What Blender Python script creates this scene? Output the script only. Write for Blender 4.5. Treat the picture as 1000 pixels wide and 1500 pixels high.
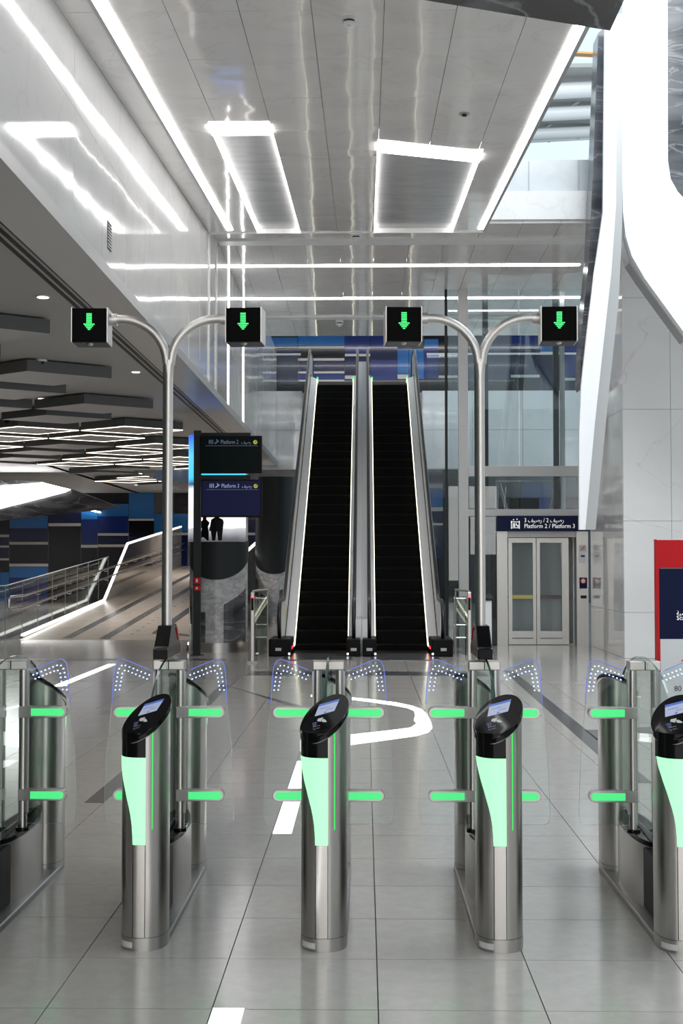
import bpy, math, random
from mathutils import Vector, Matrix, Euler
random.seed(7)
PI = math.pi
SC = bpy.context.scene
COL = SC.collection
for o in list(bpy.data.objects):
    bpy.data.objects.remove(o)

# ------------------------------------------------------------------ camera
EYE = 1.61
FPX = 1905.0
PITCH = math.radians(2.22)
YAW = math.radians(1.02)
cam_data = bpy.data.cameras.new('camera')
cam_data.sensor_fit = 'VERTICAL'
cam_data.sensor_height = 36.0
cam_data.lens = 36.0 * FPX / 1500.0
cam_data.clip_start = 0.05
cam_data.clip_end = 400
cam = bpy.data.objects.new('camera', cam_data)
cam.location = (0, 0, EYE)
cam.rotation_euler = (PI / 2 + PITCH, 0, YAW)
COL.objects.link(cam)
SC.camera = cam

# ------------------------------------------------------------------ sky, daylight, exposure
world = bpy.data.worlds.new('sky')
SC.world = world
world.use_nodes = True
wbg = world.node_tree.nodes['Background']
wbg.inputs[0].default_value = (0.74, 0.90, 1.0, 1)
wbg.inputs[1].default_value = 0.85
SC.view_settings.view_transform = 'Standard'
SC.view_settings.look = 'None'
SC.view_settings.exposure = 0.45
SC.view_settings.gamma = 1.0
SC.view_settings.use_curve_mapping = False


def area_light(name, loc, rot, sx, sy, power, color=(1, 1, 1)):
    d = bpy.data.lights.new(name, 'AREA')
    d.shape = 'RECTANGLE'
    d.size = sx
    d.size_y = sy
    d.energy = power
    d.color = color
    o = bpy.data.objects.new(name, d)
    o.location = loc
    o.rotation_euler = rot
    COL.objects.link(o)
    return o


# daylight through the atrium roof on the right
area_light('atrium_daylight', (5.2, 12.0, 15.5), (math.radians(28), 0, 0), 4.5, 14, 1250, (0.93, 0.97, 1.0))
# added fill light from behind the camera; no glazed opening is built there
area_light('entrance_daylight', (0.0, -11.5, 3.0), (PI / 2, 0, 0), 14, 4.5, 430, (1.0, 0.99, 0.97))


# ------------------------------------------------------------------ materials
def new_mat(name):
    m = bpy.data.materials.new(name)
    m.use_nodes = True
    nt = m.node_tree
    b = nt.nodes['Principled BSDF']
    return m, nt, b


def plain(name, col, rough=0.5, metal=0.0, spec=0.5, emit=None, strength=0.0, coat=0.0, grain=0.0):
    m, nt, b = new_mat(name)
    b.inputs['Base Color'].default_value = (*col, 1)
    b.inputs['Roughness'].default_value = rough
    b.inputs['Metallic'].default_value = metal
    b.inputs['Specular IOR Level'].default_value = spec
    b.inputs['Coat Weight'].default_value = coat
    b.inputs['Coat Roughness'].default_value = 0.03
    if emit:
        b.inputs['Emission Color'].default_value = (*emit, 1)
        b.inputs['Emission Strength'].default_value = strength
    if grain:
        n = nt.nodes.new('ShaderNodeTexNoise')
        n.inputs['Scale'].default_value = 60
        n.inputs['Detail'].default_value = 4
        g = nt.nodes.new('ShaderNodeNewGeometry')
        nt.links.new(g.outputs['Position'], n.inputs['Vector'])
        r = nt.nodes.new('ShaderNodeMapRange')
        r.inputs[3].default_value = max(0, rough - grain)
        r.inputs[4].default_value = rough + grain
        nt.links.new(n.outputs[0], r.inputs[0])
        nt.links.new(r.outputs[0], b.inputs['Roughness'])
    return m


def stone(name, c1, c2, vein, rough=0.1, scale=0.6, vein_amt=0.5, coat=0.0, stretch=(1, 1, 1), ior=1.5, rot=(0, 0, 0), vein_width=0.06, wave=0.0):
    m, nt, b = new_mat(name)
    N, L = nt.nodes, nt.links
    g = N.new('ShaderNodeNewGeometry')
    mp = N.new('ShaderNodeMapping')
    mp.inputs['Scale'].default_value = [scale * s for s in stretch]
    mp.inputs['Rotation'].default_value = rot
    L.new(g.outputs['Position'], mp.inputs['Vector'])
    n1 = N.new('ShaderNodeTexNoise')
    n1.inputs['Scale'].default_value = 1.3
    n1.inputs['Detail'].default_value = 7
    n1.inputs['Distortion'].default_value = 0.8
    L.new(mp.outputs[0], n1.inputs['Vector'])
    mix = N.new('ShaderNodeMix')
    mix.data_type = 'RGBA'
    mix.inputs[6].default_value = (*c1, 1)
    mix.inputs[7].default_value = (*c2, 1)
    r1 = N.new('ShaderNodeMapRange')
    r1.inputs[1].default_value = 0.35
    r1.inputs[2].default_value = 0.65
    L.new(n1.outputs[0], r1.inputs[0])
    L.new(r1.outputs[0], mix.inputs[0])
    n2 = N.new('ShaderNodeTexNoise')
    n2.inputs['Scale'].default_value = 1.0
    n2.inputs['Detail'].default_value = 5
    n2.inputs['Distortion'].default_value = 1.6
    L.new(mp.outputs[0], n2.inputs['Vector'])
    sub = N.new('ShaderNodeMath')
    sub.operation = 'SUBTRACT'
    sub.inputs[1].default_value = 0.5
    L.new(n2.outputs[0], sub.inputs[0])
    ab = N.new('ShaderNodeMath')
    ab.operation = 'ABSOLUTE'
    L.new(sub.outputs[0], ab.inputs[0])
    r2 = N.new('ShaderNodeMapRange')
    r2.inputs[1].default_value = 0.0
    r2.inputs[2].default_value = vein_width
    r2.inputs[3].default_value = vein_amt
    r2.inputs[4].default_value = 0.0
    L.new(ab.outputs[0], r2.inputs[0])
    mix2 = N.new('ShaderNodeMix')
    mix2.data_type = 'RGBA'
    L.new(mix.outputs[2], mix2.inputs[6])
    mix2.inputs[7].default_value = (*vein, 1)
    L.new(r2.outputs[0], mix2.inputs[0])
    L.new(mix2.outputs[2], b.inputs['Base Color'])
    b.inputs['Roughness'].default_value = rough
    b.inputs['IOR'].default_value = ior
    b.inputs['Coat Weight'].default_value = coat
    b.inputs['Coat Roughness'].default_value = 0.02
    if wave:
        nw = N.new('ShaderNodeTexNoise')
        nw.inputs['Scale'].default_value = 1.6
        nw.inputs['Detail'].default_value = 1
        L.new(g.outputs['Position'], nw.inputs['Vector'])
        bp = N.new('ShaderNodeBump')
        bp.inputs['Strength'].default_value = wave
        bp.inputs['Distance'].default_value = 0.02
        L.new(nw.outputs[0], bp.inputs['Height'])
        L.new(bp.outputs[0], b.inputs['Normal'])
        L.new(bp.outputs[0], b.inputs['Coat Normal'])
    return m


def steel(name, col, rough, brush=True):
    m, nt, b = new_mat(name)
    N, L = nt.nodes, nt.links
    b.inputs['Base Color'].default_value = (*col, 1)
    b.inputs['Metallic'].default_value = 1.0
    b.inputs['Roughness'].default_value = rough
    if brush:
        tc = N.new('ShaderNodeTexCoord')
        mp = N.new('ShaderNodeMapping')
        mp.inputs['Scale'].default_value = (260, 260, 3)
        L.new(tc.outputs['Object'], mp.inputs['Vector'])
        n = N.new('ShaderNodeTexNoise')
        n.inputs['Scale'].default_value = 1.0
        n.inputs['Detail'].default_value = 3
        L.new(mp.outputs[0], n.inputs['Vector'])
        r = N.new('ShaderNodeMapRange')
        r.inputs[3].default_value = rough * 0.75
        r.inputs[4].default_value = rough * 1.3
        L.new(n.outputs[0], r.inputs[0])
        L.new(r.outputs[0], b.inputs['Roughness'])
    return m


def glass(name, tint=(0.93, 0.97, 0.95), gain=1.0, base=0.0):
    m = bpy.data.materials.new(name)
    m.use_nodes = True
    nt = m.node_tree
    N, L = nt.nodes, nt.links
    for n in list(N):
        if n.type != 'OUTPUT_MATERIAL':
            N.remove(n)
    out = [n for n in N if n.type == 'OUTPUT_MATERIAL'][0]
    tr = N.new('ShaderNodeBsdfTransparent')
    tr.inputs[0].default_value = (*tint, 1)
    gl = N.new('ShaderNodeBsdfGlossy')
    gl.inputs['Roughness'].default_value = 0.0
    fr = N.new('ShaderNodeFresnel')
    fr.inputs[0].default_value = 1.45
    mu = N.new('ShaderNodeMath')
    mu.operation = 'MULTIPLY_ADD'
    mu.use_clamp = True
    mu.inputs[1].default_value = gain
    mu.inputs[2].default_value = base
    L.new(fr.outputs[0], mu.inputs[0])
    mx = N.new('ShaderNodeMixShader')
    L.new(mu.outputs[0], mx.inputs[0])
    L.new(tr.outputs[0], mx.inputs[1])
    L.new(gl.outputs[0], mx.inputs[2])
    L.new(mx.outputs[0], out.inputs[0])
    return m


def lit(name, col, strength):
    return plain(name, tuple(0.25 * c for c in col), 0.4, emit=col, strength=strength)


M = {}
M['tile'] = stone('porcelain_floor_tile', (0.44, 0.415, 0.39), (0.475, 0.45, 0.425), (0.41, 0.39, 0.37), rough=0.14, scale=9, vein_amt=0.2, ior=1.5)
M['grout'] = plain('dark_grout', (0.10, 0.09, 0.085), 0.8)
M['dark_granite'] = stone('dark_granite_inlay', (0.05, 0.05, 0.055), (0.10, 0.10, 0.105), (0.2, 0.2, 0.21), rough=0.2, scale=3, vein_amt=0.25, ior=1.4)
M['ceil'] = stone('polished_white_ceiling_stone', (0.79, 0.765, 0.745), (0.84, 0.82, 0.80), (0.70, 0.68, 0.66), rough=0.09, scale=0.8, vein_amt=0.5, coat=0.3, ior=1.5, wave=0.3, vein_width=0.02)
M['wallw'] = stone('polished_white_wall_marble', (0.76, 0.76, 0.76), (0.82, 0.82, 0.82), (0.66, 0.65, 0.65), rough=0.07, scale=0.7, vein_amt=0.35, coat=0.3, ior=1.5, wave=0.1, vein_width=0.018)
M['marble'] = stone('veined_white_marble', (0.70, 0.69, 0.68), (0.76, 0.755, 0.75), (0.52, 0.49, 0.49), rough=0.1, scale=0.33, vein_amt=0.4, coat=0.2, wave=0.05, vein_width=0.006)
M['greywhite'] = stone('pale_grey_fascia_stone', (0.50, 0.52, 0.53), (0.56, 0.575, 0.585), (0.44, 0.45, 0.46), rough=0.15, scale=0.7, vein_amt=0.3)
M['greymarble'] = stone('grey_column_marble', (0.36, 0.36, 0.37), (0.60, 0.60, 0.60), (0.25, 0.25, 0.26), rough=0.1, scale=2.2, vein_amt=0.6, stretch=(1, 1, 2.0), rot=(0.5, 0.5, 0))
M['darkmarble'] = stone('black_veined_marble', (0.035, 0.036, 0.042), (0.13, 0.13, 0.14), (0.5, 0.5, 0.52), rough=0.14, scale=0.9, vein_amt=0.35, stretch=(0.6, 0.6, 2.6), rot=(0.25, 0.2, 0), vein_width=0.02)
M['slate'] = stone('dark_grey_ceiling_stone', (0.33, 0.332, 0.34), (0.40, 0.402, 0.41), (0.42, 0.42, 0.43), rough=0.22, scale=1.2, vein_amt=0.3, stretch=(1, 3, 1))
M['brownstone'] = stone('brown_polished_stone', (0.17, 0.145, 0.125), (0.24, 0.21, 0.185), (0.09, 0.08, 0.07), rough=0.08, scale=0.7, vein_amt=0.4, ior=1.6)
M['rampstone'] = stone('beige_ramp_stone', (0.50, 0.44, 0.385), (0.56, 0.50, 0.44), (0.46, 0.41, 0.36), rough=0.22, scale=2, vein_amt=0.3, ior=1.45)
M['steel'] = steel('brushed_stainless_steel', (0.50, 0.485, 0.465), 0.31)
M['steel_dark'] = steel('dull_plinth_steel', (0.40, 0.39, 0.385), 0.42)
M['chrome'] = steel('polished_tube_steel', (0.58, 0.56, 0.54), 0.24)
M['pole'] = steel('satin_pole_steel', (0.70, 0.68, 0.66), 0.42)
M['black'] = plain('black_gloss_plastic', (0.004, 0.004, 0.005), 0.15, spec=0.22)
M['blackm'] = plain('black_matt_plastic', (0.005, 0.005, 0.006), 0.45, spec=0.12)
M['boxblack'] = plain('black_signal_face', (0.003, 0.003, 0.0035), 0.45, spec=0.04)
M['rubber'] = plain('black_rubber', (0.010, 0.010, 0.012), 0.3)
M['step'] = plain('black_step_metal', (0.003, 0.003, 0.003), 0.6, spec=0.05)
M['stepedge'] = plain('dark_step_nose', (0.007, 0.0065, 0.0065), 0.6, spec=0.08)
M['charcoal'] = plain('charcoal_painted_metal', (0.022, 0.026, 0.028), 0.45, spec=0.2)
M['hallceil'] = plain('grey_painted_ceiling', (0.36, 0.36, 0.35), 0.55)
M['tray'] = plain('grey_ceiling_tray', (0.33, 0.33, 0.33), 0.45)
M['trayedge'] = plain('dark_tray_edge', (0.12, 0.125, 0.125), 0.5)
M['white'] = plain('white_painted_metal', (0.78, 0.78, 0.78), 0.35)
M['shell'] = plain('white_curved_cladding', (0.86, 0.87, 0.89), 0.3)
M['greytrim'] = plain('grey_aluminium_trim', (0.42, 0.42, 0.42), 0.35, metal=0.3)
M['led'] = lit('white_led_line', (1.0, 0.97, 0.94), 9.0)
M['ledsoft'] = lit('soft_white_led', (1.0, 0.98, 0.95), 2.2)
M['ledhi'] = lit('white_led_bar', (1.0, 0.98, 0.97), 9.5)
M['ledwarm'] = lit('warm_led_line', (1.0, 0.88, 0.74), 3.2)
M['ledskirt'] = lit('cream_skirt_light', (1.0, 0.95, 0.70), 2.4)
M['red_led'] = lit('red_skirt_light', (1.0, 0.03, 0.05), 3.0)
M['floorlight'] = lit('white_floor_light', (0.96, 1.0, 0.99), 2.2)
M['green'] = lit('green_lit_panel', (0.33, 1.0, 0.44), 1.1)
M['green_arm'] = lit('green_arm_light', (0.075, 0.82, 0.24), 0.72)
M['green_line'] = lit('green_seam_light', (0.02, 0.75, 0.10), 0.9)
M['green_dot'] = lit('green_led_dot', (0.06, 1.0, 0.22), 1.1)
M['blue_dot'] = lit('blue_white_led_dot', (0.30, 0.42, 1.0), 3.0)
M['blue_edge'] = lit('blue_glowing_glass_edge', (0.16, 0.24, 0.85), 0.55)
M['glass'] = glass('clear_flap_glass', (0.95, 0.97, 0.965), 0.8)
M['glass_fixed'] = glass('clear_fixed_glass', (0.90, 0.95, 0.93), 0.3)
M['glass_edge'] = plain('green_glass_edge', (0.045, 0.10, 0.095), 0.15)
M['glass_lift'] = glass('lift_shaft_glass', (0.86, 0.90, 0.90), 0.9, 0.03)
M['glass_rail'] = glass('balustrade_glass', (0.86, 0.90, 0.88), 0.3, 0.01)
M['screen_dim'] = plain('dim_display_screen', (0.0015, 0.003, 0.0035), 0.3, spec=0.05, emit=(0.004, 0.012, 0.014), strength=0.12)
M['screen_navy'] = plain('navy_display_screen', (0.002, 0.003, 0.010), 0.3, spec=0.05, emit=(0.008, 0.010, 0.036), strength=0.6)
M['text_dim'] = lit('dim_screen_lettering', (0.42, 0.55, 0.85), 0.12)
M['text_lit'] = lit('screen_lettering', (0.50, 0.60, 0.95), 0.35)
M['text_white'] = plain('white_sign_lettering', (0.85, 0.85, 0.85), 0.5, emit=(1, 1, 1), strength=0.35)
M['yellow_disc'] = lit('yellow_arrow_disc', (0.55, 0.52, 0.05), 0.5)
M['navy_sign'] = plain('navy_sign_face', (0.006, 0.010, 0.045), 0.4, spec=0.12)
M['red_sign'] = plain('red_sign_face', (0.55, 0.010, 0.015), 0.4, spec=0.2)
M['white_sign'] = plain('white_sign_face', (0.72, 0.73, 0.74), 0.35)
M['violet'] = lit('violet_screen_stroke', (0.08, 0.07, 0.85), 0.5)
M['silver'] = plain('silver_balustrade_panel', (0.78, 0.78, 0.79), 0.28, metal=0.15)
M['cream'] = plain('yellow_warning_sticker', (0.62, 0.55, 0.16), 0.5)
M['b_black'] = plain('black_blue_panel', (0.003, 0.004, 0.010), 0.12, coat=0.3)
M['b_navy'] = plain('navy_wall_panel', (0.006, 0.012, 0.065), 0.12, coat=0.3)
M['b_royal'] = plain('royal_blue_wall_panel', (0.010, 0.032, 0.20), 0.12, coat=0.3)
M['b_sky'] = plain('sky_blue_wall_panel', (0.022, 0.16, 0.46), 0.12, coat=0.3)
M['b_white'] = plain('pale_wall_strip', (0.62, 0.61, 0.60), 0.3)
M['b_brown'] = plain('brown_grey_wall_panel', (0.085, 0.075, 0.07), 0.3)
M['orange'] = plain('orange_roof_strip', (0.75, 0.40, 0.16), 0.5)


# ------------------------------------------------------------------ mesh helpers
class MB:
    def __init__(s):
        s.v = []
        s.f = []

    def add(s, vs, fs):
        n = len(s.v)
        s.v += [tuple(p) for p in vs]
        s.f += [tuple(i + n for i in f) for f in fs]
        return s

    def box(s, x0, x1, y0, y1, z0, z1):
        return s.add([(x0, y0, z0), (x1, y0, z0), (x1, y1, z0), (x0, y1, z0), (x0, y0, z1), (x1, y0, z1), (x1, y1, z1), (x0, y1, z1)],
                     [(0, 3, 2, 1), (4, 5, 6, 7), (0, 1, 5, 4), (1, 2, 6, 5), (2, 3, 7, 6), (3, 0, 4, 7)])

    def loft(s, rings, cap=True, closed=True):
        n = len(rings[0])
        base = len(s.v)
        for r in rings:
            s.v += [tuple(p) for p in r]
        for k in range(len(rings) - 1):
            for i in range(n if closed else n - 1):
                j = (i + 1) % n
                a = base + k * n
                s.f.append((a + i, a + j, a + n + j, a + n + i))
        if cap and closed:
            s.f.append(tuple(base + i for i in reversed(range(n))))
            s.f.append(tuple(base + (len(rings) - 1) * n + i for i in range(n)))
        return s

    def prism_xz(s, poly, y0, y1):      # outline in (x, z), thickness along y
        return s.loft([[(x, y0, z) for x, z in poly], [(x, y1, z) for x, z in poly]])

    def prism_xy(s, poly, z0, z1):
        return s.loft([[(x, y, z0) for x, y in poly], [(x, y, z1) for x, y in poly]])

    def prism_yz(s, poly, x0, x1):
        return s.loft([[(x0, y, z) for y, z in poly], [(x1, y, z) for y, z in poly]])

    def tube(s, path, r, n=10, sx=1.0):
        rings = []
        m = len(path)
        P = [Vector(p) for p in path]
        flat = max(p.y for p in P) - min(p.y for p in P) < 1e-6
        for i in range(m):
            t = (P[min(i + 1, m - 1)] - P[max(i - 1, 0)]).normalized()
            up = Vector((0, 1, 0)) if flat else (Vector((1, 0, 0)) if abs(t.x) < 0.9 else Vector((0, 1, 0)))
            a = (up - t * up.dot(t)).normalized()
            b = t.cross(a)
            rings.append([P[i] + a * (r * sx * math.cos(q * 2 * PI / n)) + b * (r * math.sin(q * 2 * PI / n)) for q in range(n)])
        return s.loft(rings)

    def cyl(s, c, r, z0, z1, n=24, r1=None):
        r1 = r if r1 is None else r1
        return s.loft([[(c[0] + rr * math.cos(i * 2 * PI / n), c[1] + rr * math.sin(i * 2 * PI / n), z) for i in range(n)] for rr, z in ((r, z0), (r1, z1))])

    def mesh(s, name, smooth=None):
        me = bpy.data.meshes.new(name)
        me.from_pydata(s.v, [], s.f)
        import bmesh
        bm = bmesh.new()
        bm.from_mesh(me)
        bmesh.ops.recalc_face_normals(bm, faces=bm.faces)
        bm.to_mesh(me)
        bm.free()
        if smooth:
            for p in me.polygons:
                p.use_smooth = True
            me.set_sharp_from_angle(angle=math.radians(smooth))
        return me

    def build(s, name, mat, parent=None, smooth=None, bevel=0.0):
        me = s.mesh(name, smooth)
        me.materials.append(M[mat] if isinstance(mat, str) else mat)
        return put(name, me, parent, bevel)


def put(name, me, parent=None, bevel=0.0, loc=(0, 0, 0), rot=(0, 0, 0)):
    o = bpy.data.objects.new(name, me)
    COL.objects.link(o)
    o.location = loc
    o.rotation_euler = rot
    if parent:
        o.parent = parent
    if bevel:
        md = o.modifiers.new('bevel', 'BEVEL')
        md.width = bevel
        md.segments = 2
        md.limit_method = 'ANGLE'
    return o


def empty(name, loc=(0, 0, 0), rz=0):
    o = bpy.data.objects.new(name, None)
    o.empty_display_size = 0.1
    o.location = loc
    o.rotation_euler = (0, 0, rz)
    COL.objects.link(o)
    return o


def tag(o, label=None, cat=None, group=None, kind=None):
    if label:
        o['label'] = label
    if cat:
        o['category'] = cat
    if group:
        o['group'] = group
    if kind:
        o['kind'] = kind
    return o


def struct(o, label=None):
    o['kind'] = 'structure'
    if label:
        o['label'] = label
    return o


def copy_tree(o, parent=None):
    c = o.copy()
    COL.objects.link(c)
    c.parent = parent
    for ch in list(o.children):
        copy_tree(ch, c)
    return c


def pt(x, y, Y=None, Z=None, X=None):
    """A point of the place seen at photo pixel (x, y), at a known depth, height or side offset."""
    a = (x - 500) / FPX
    b = (750 - y) / FPX
    fx, fy = -math.sin(YAW), math.cos(YAW)
    F = Vector((fx * math.cos(PITCH), fy * math.cos(PITCH), math.sin(PITCH)))
    U = Vector((-fx * math.sin(PITCH), -fy * math.sin(PITCH), math.cos(PITCH)))
    R = Vector((math.cos(YAW), math.sin(YAW), 0))
    d = F + R * a + U * b
    t = Y / d.y if Y is not None else ((Z - EYE) / d.z if Z is not None else X / d.x)
    return Vector((0, 0, EYE)) + d * t


_tc = {}


def text2d(s, size):
    """Flat triangles of a line of lettering, origin at its left baseline; also its width."""
    if s not in _tc:
        c = bpy.data.curves.new('lettering', 'FONT')
        c.body = s
        c.resolution_u = 2
        o = bpy.data.objects.new('lettering', c)
        COL.objects.link(o)
        bpy.context.view_layer.update()
        me = bpy.data.meshes.new_from_object(o.evaluated_get(bpy.context.evaluated_depsgraph_get()))
        v = [(p.co.x, p.co.y) for p in me.vertices]
        f = [tuple(p.vertices) for p in me.polygons]
        bpy.data.objects.remove(o)
        bpy.data.curves.remove(c)
        bpy.data.meshes.remove(me)
        _tc[s] = (v, f, max(p[0] for p in v))
    v, f, w = _tc[s]
    return [(a * size, b * size) for a, b in v], f, w * size


def add_text(mb, s, size, org, ex, ez, width=None):
    v, f, w = text2d(s, size)
    k = (width / w) if width else 1.0
    org, ex, ez = Vector(org), Vector(ex), Vector(ez)
    return mb.add([org + ex * (a * k) + ez * b for a, b in v], f)


# ================================================================== FLOOR
TW = 0.6
X0 = 0.048
Y0 = 4.748 - 0.6 * 3
TILE_NEAR, TILE_FAR = Y0, Y0 + 0.6 * 19
ncol0, ncol1 = -7, 7
TX0, TX1 = X0 + ncol0 * TW, X0 + ncol1 * TW


def floor_mat():
    m, nt, b = new_mat('distant_floor_tiles')
    N, L = nt.nodes, nt.links
    g = N.new('ShaderNodeNewGeometry')
    mp = N.new('ShaderNodeMapping')
    mp.inputs['Location'].default_value = (-X0, -Y0, 0)
    L.new(g.outputs['Position'], mp.inputs['Vector'])
    br = N.new('ShaderNodeTexBrick')
    br.offset = 0
    br.inputs['Scale'].default_value = 1.0
    br.inputs['Brick Width'].default_value = TW
    br.inputs['Row Height'].default_value = TW
    br.inputs['Mortar Size'].default_value = 0.004
    br.inputs['Mortar Smooth'].default_value = 0.0
    br.inputs['Color1'].default_value = (0.43, 0.405, 0.38, 1)
    br.inputs['Color2'].default_value = (0.46, 0.435, 0.41, 1)
    br.inputs['Mortar'].default_value = (0.12, 0.11, 0.10, 1)
    L.new(mp.outputs[0], br.inputs['Vector'])
    L.new(br.outputs[0], b.inputs['Base Color'])
    b.inputs['Roughness'].default_value = 0.14
    b.inputs['IOR'].default_value = 1.5
    return m


M['floor_far'] = floor_mat()
fb = MB()
fb.box(-16, 9, -12, 54, -0.3, -0.012)
floor = fb.build('floor', 'grout')
struct(floor, 'polished warm grey tiled concourse floor with dark joints')
fr = MB()
fr.box(-16, 9, TILE_FAR, 54, -0.011, 0)
fr.box(-16, TX0, -12, TILE_FAR, -0.011, 0)
fr.box(TX1, 9, -12, TILE_FAR, -0.011, 0)
fr.box(TX0, TX1, -12, TILE_NEAR, -0.011, 0)
tag(fr.build('distant_tiling', 'floor_far', floor), kind='stuff')
tm = MB().box(-TW / 2 + 0.0022, TW / 2 - 0.0022, -TW / 2 + 0.0022, TW / 2 - 0.0022, -0.011, 0).mesh('tile')
tm.materials.append(M['tile'])
for i in range(ncol0, ncol1):
    for j in range(19):
        put('tile', tm, floor, loc=(X0 + (i + 0.5) * TW, Y0 + (j + 0.5) * TW, random.uniform(-0.0002, 0.0002)),
            rot=(random.uniform(-1, 1) * 0.0004, random.uniform(-1, 1) * 0.0004, 0))


def inlay(name, pts, mat, h=0.0015):
    MBx = MB().prism_xy(pts, -0.004, h)
    return MBx.build(name, mat, floor)


# lit strips set into the floor along a joint and the swung light line beyond the gates
inlay('floor_light', [(-0.548, 4.4), (-0.436, 4.4), (-0.436, 4.757), (-0.548, 4.757)], 'floorlight')
inlay('floor_light', [(-0.548, 2.2), (-0.436, 2.2), (-0.436, 4.396), (-0.548, 4.396)], 'floorlight')
inlay('floor_light', [(-0.548, 7.79), (-0.436, 7.79), (-0.436, 10.6), (-0.548, 10.6)], 'floorlight')
hook_o = [(440, 1101), (507, 1092), (560, 1085), (610, 1078), (627, 1073), (633, 1066), (631, 1058), (625, 1046), (617, 1039), (604, 1034), (580, 1029), (540, 1024), (507, 1021), (455, 1018)]
hook_i = [(455, 1020.5), (507, 1024), (540, 1028), (575, 1033), (596, 1037), (606, 1041), (608, 1047), (606, 1055), (610, 1060), (601, 1066), (570, 1070), (507, 1077), (440, 1084)]
hv = [tuple(pt(x, y, Z=0))[:2] for x, y in hook_o]
hi = [tuple(pt(x, y, Z=0))[:2] for x, y in hook_i]
hm = MB()
# both edges resampled to the same count, then bridged
def resample(P, n):
    L = [0]
    for a, b in zip(P, P[1:]):
        L.append(L[-1] + math.hypot(b[0] - a[0], b[1] - a[1]))
    out = []
    for k in range(n):
        t = L[-1] * k / (n - 1)
        i = max(q for q in range(len(L) - 1) if L[q] <= t + 1e-9)
        u = (t - L[i]) / max(1e-9, L[i + 1] - L[i])
        out.append((P[i][0] + (P[i + 1][0] - P[i][0]) * u, P[i][1] + (P[i + 1][1] - P[i][1]) * u))
    return out
A = hv
B = list(reversed(hi))
polyn = A + [p for p in hi]
MBh = MB().prism_xy(polyn, -0.004, 0.0017)
MBh.build('floor_light', 'floorlight', floor)
inlay('floor_light', [(-4.06, 16.9), (-3.93, 16.9), (-3.93, 20.6), (-4.06, 20.6)], 'floorlight')
# dark granite bands
inlay('granite_band', [(1.93, 9.6), (2.10, 9.6), (2.20, 19.5), (2.06, 19.5)], 'dark_granite')
inlay('granite_band', [(2.10, 11.9), (4.0, 12.6), (4.0, 13.3), (2.11, 12.6)], 'dark_granite')
inlay('granite_band', [(-1.90, 17.3), (-1.78, 17.0), (-0.50, 14.2), (-0.62, 14.1)], 'dark_granite')
inlay('granite_band', [(-1.7, 18.6), (1.75, 18.6), (1.75, 19.3), (-1.7, 19.3)], 'dark_granite', 0.0012)
inlay('granite_band', [(-1.88, 8.75), (-1.75, 8.75), (-1.72, 13.5), (-1.78, 17.0), (-1.90, 17.3), (-1.86, 13.5)], 'dark_granite')

inlay('granite_band', [(-9, 21.4), (-2.3, 21.4), (-2.3, 21.75), (-9, 21.75)], 'dark_granite')

# ================================================================== CEILING OVER THE GATES (rising away from the gates)
CS = 0.0741
CZ0 = 5.296
CA = math.atan(CS)


def cz(y):
    return CZ0 + CS * y


CX0, CX1 = -2.45, 1.86
CY1 = 20.25
sl = MB()
sl.prism_yz([(-12, cz(-12) + 0.06), (CY1, cz(CY1) + 0.06), (CY1, cz(CY1) + 0.45), (-12, cz(-12) + 0.45)], CX0, CX1)
ceiling = sl.build('ceiling', 'ceil')
struct(ceiling, 'polished pale stone ceiling sloping up from the gates')
PX = [-2.45, -2.18, -1.595, -1.01, -0.425, 0.16, 0.745, 1.33, 1.86]
pcache = {}


def cpanel(x0, x1, y0, y1):
    w, d = x1 - x0, (y1 - y0) / math.cos(CA)
    k = (round(w, 3), round(d, 3))
    if k not in pcache:
        me = MB().box(-w / 2 + 0.0025, w / 2 - 0.0025, -d / 2 + 0.0025, d / 2 - 0.0025, 0, 0.04).mesh('ceiling_panel')
        me.materials.append(M['ceil'])
        pcache[k] = me
    yc = (y0 + y1) / 2
    put('ceiling_panel', pcache[k], ceiling, loc=((x0 + x1) / 2, yc, cz(yc)),
        rot=(CA + random.uniform(-1, 1) * 0.002, random.uniform(-1, 1) * 0.004, 0))


# two recesses: dark stone bays with light along their edges
REC = [(-1.68, -1.02, 14.15, CY1), (0.15, 1.38, 14.95, CY1)]
rows = [7.85 + 1.24 * k for k in range(10)] + [CY1]
for a, b in zip(PX, PX[1:]):
    for c, d in zip(rows, rows[1:]):
        segs = [(a, b, c, d)]
        for (r0, r1, s0, s1) in REC:
            nxt = []
            for (p, q, u, v) in segs:
                if q <= r0 or p >= r1 or v <= s0 or u >= s1:
                    nxt.append((p, q, u, v))
                    continue
                if u < s0:
                    nxt.append((p, q, u, s0))
                uu = max(u, s0)
                if p < r0:
                    nxt.append((p, r0, uu, v))
                if q > r1:
                    nxt.append((r1, q, uu, v))
            segs = nxt
        for g in segs:
            if g[1] - g[0] > 0.03 and g[3] - g[2] > 0.03:
                cpanel(*g)
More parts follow.
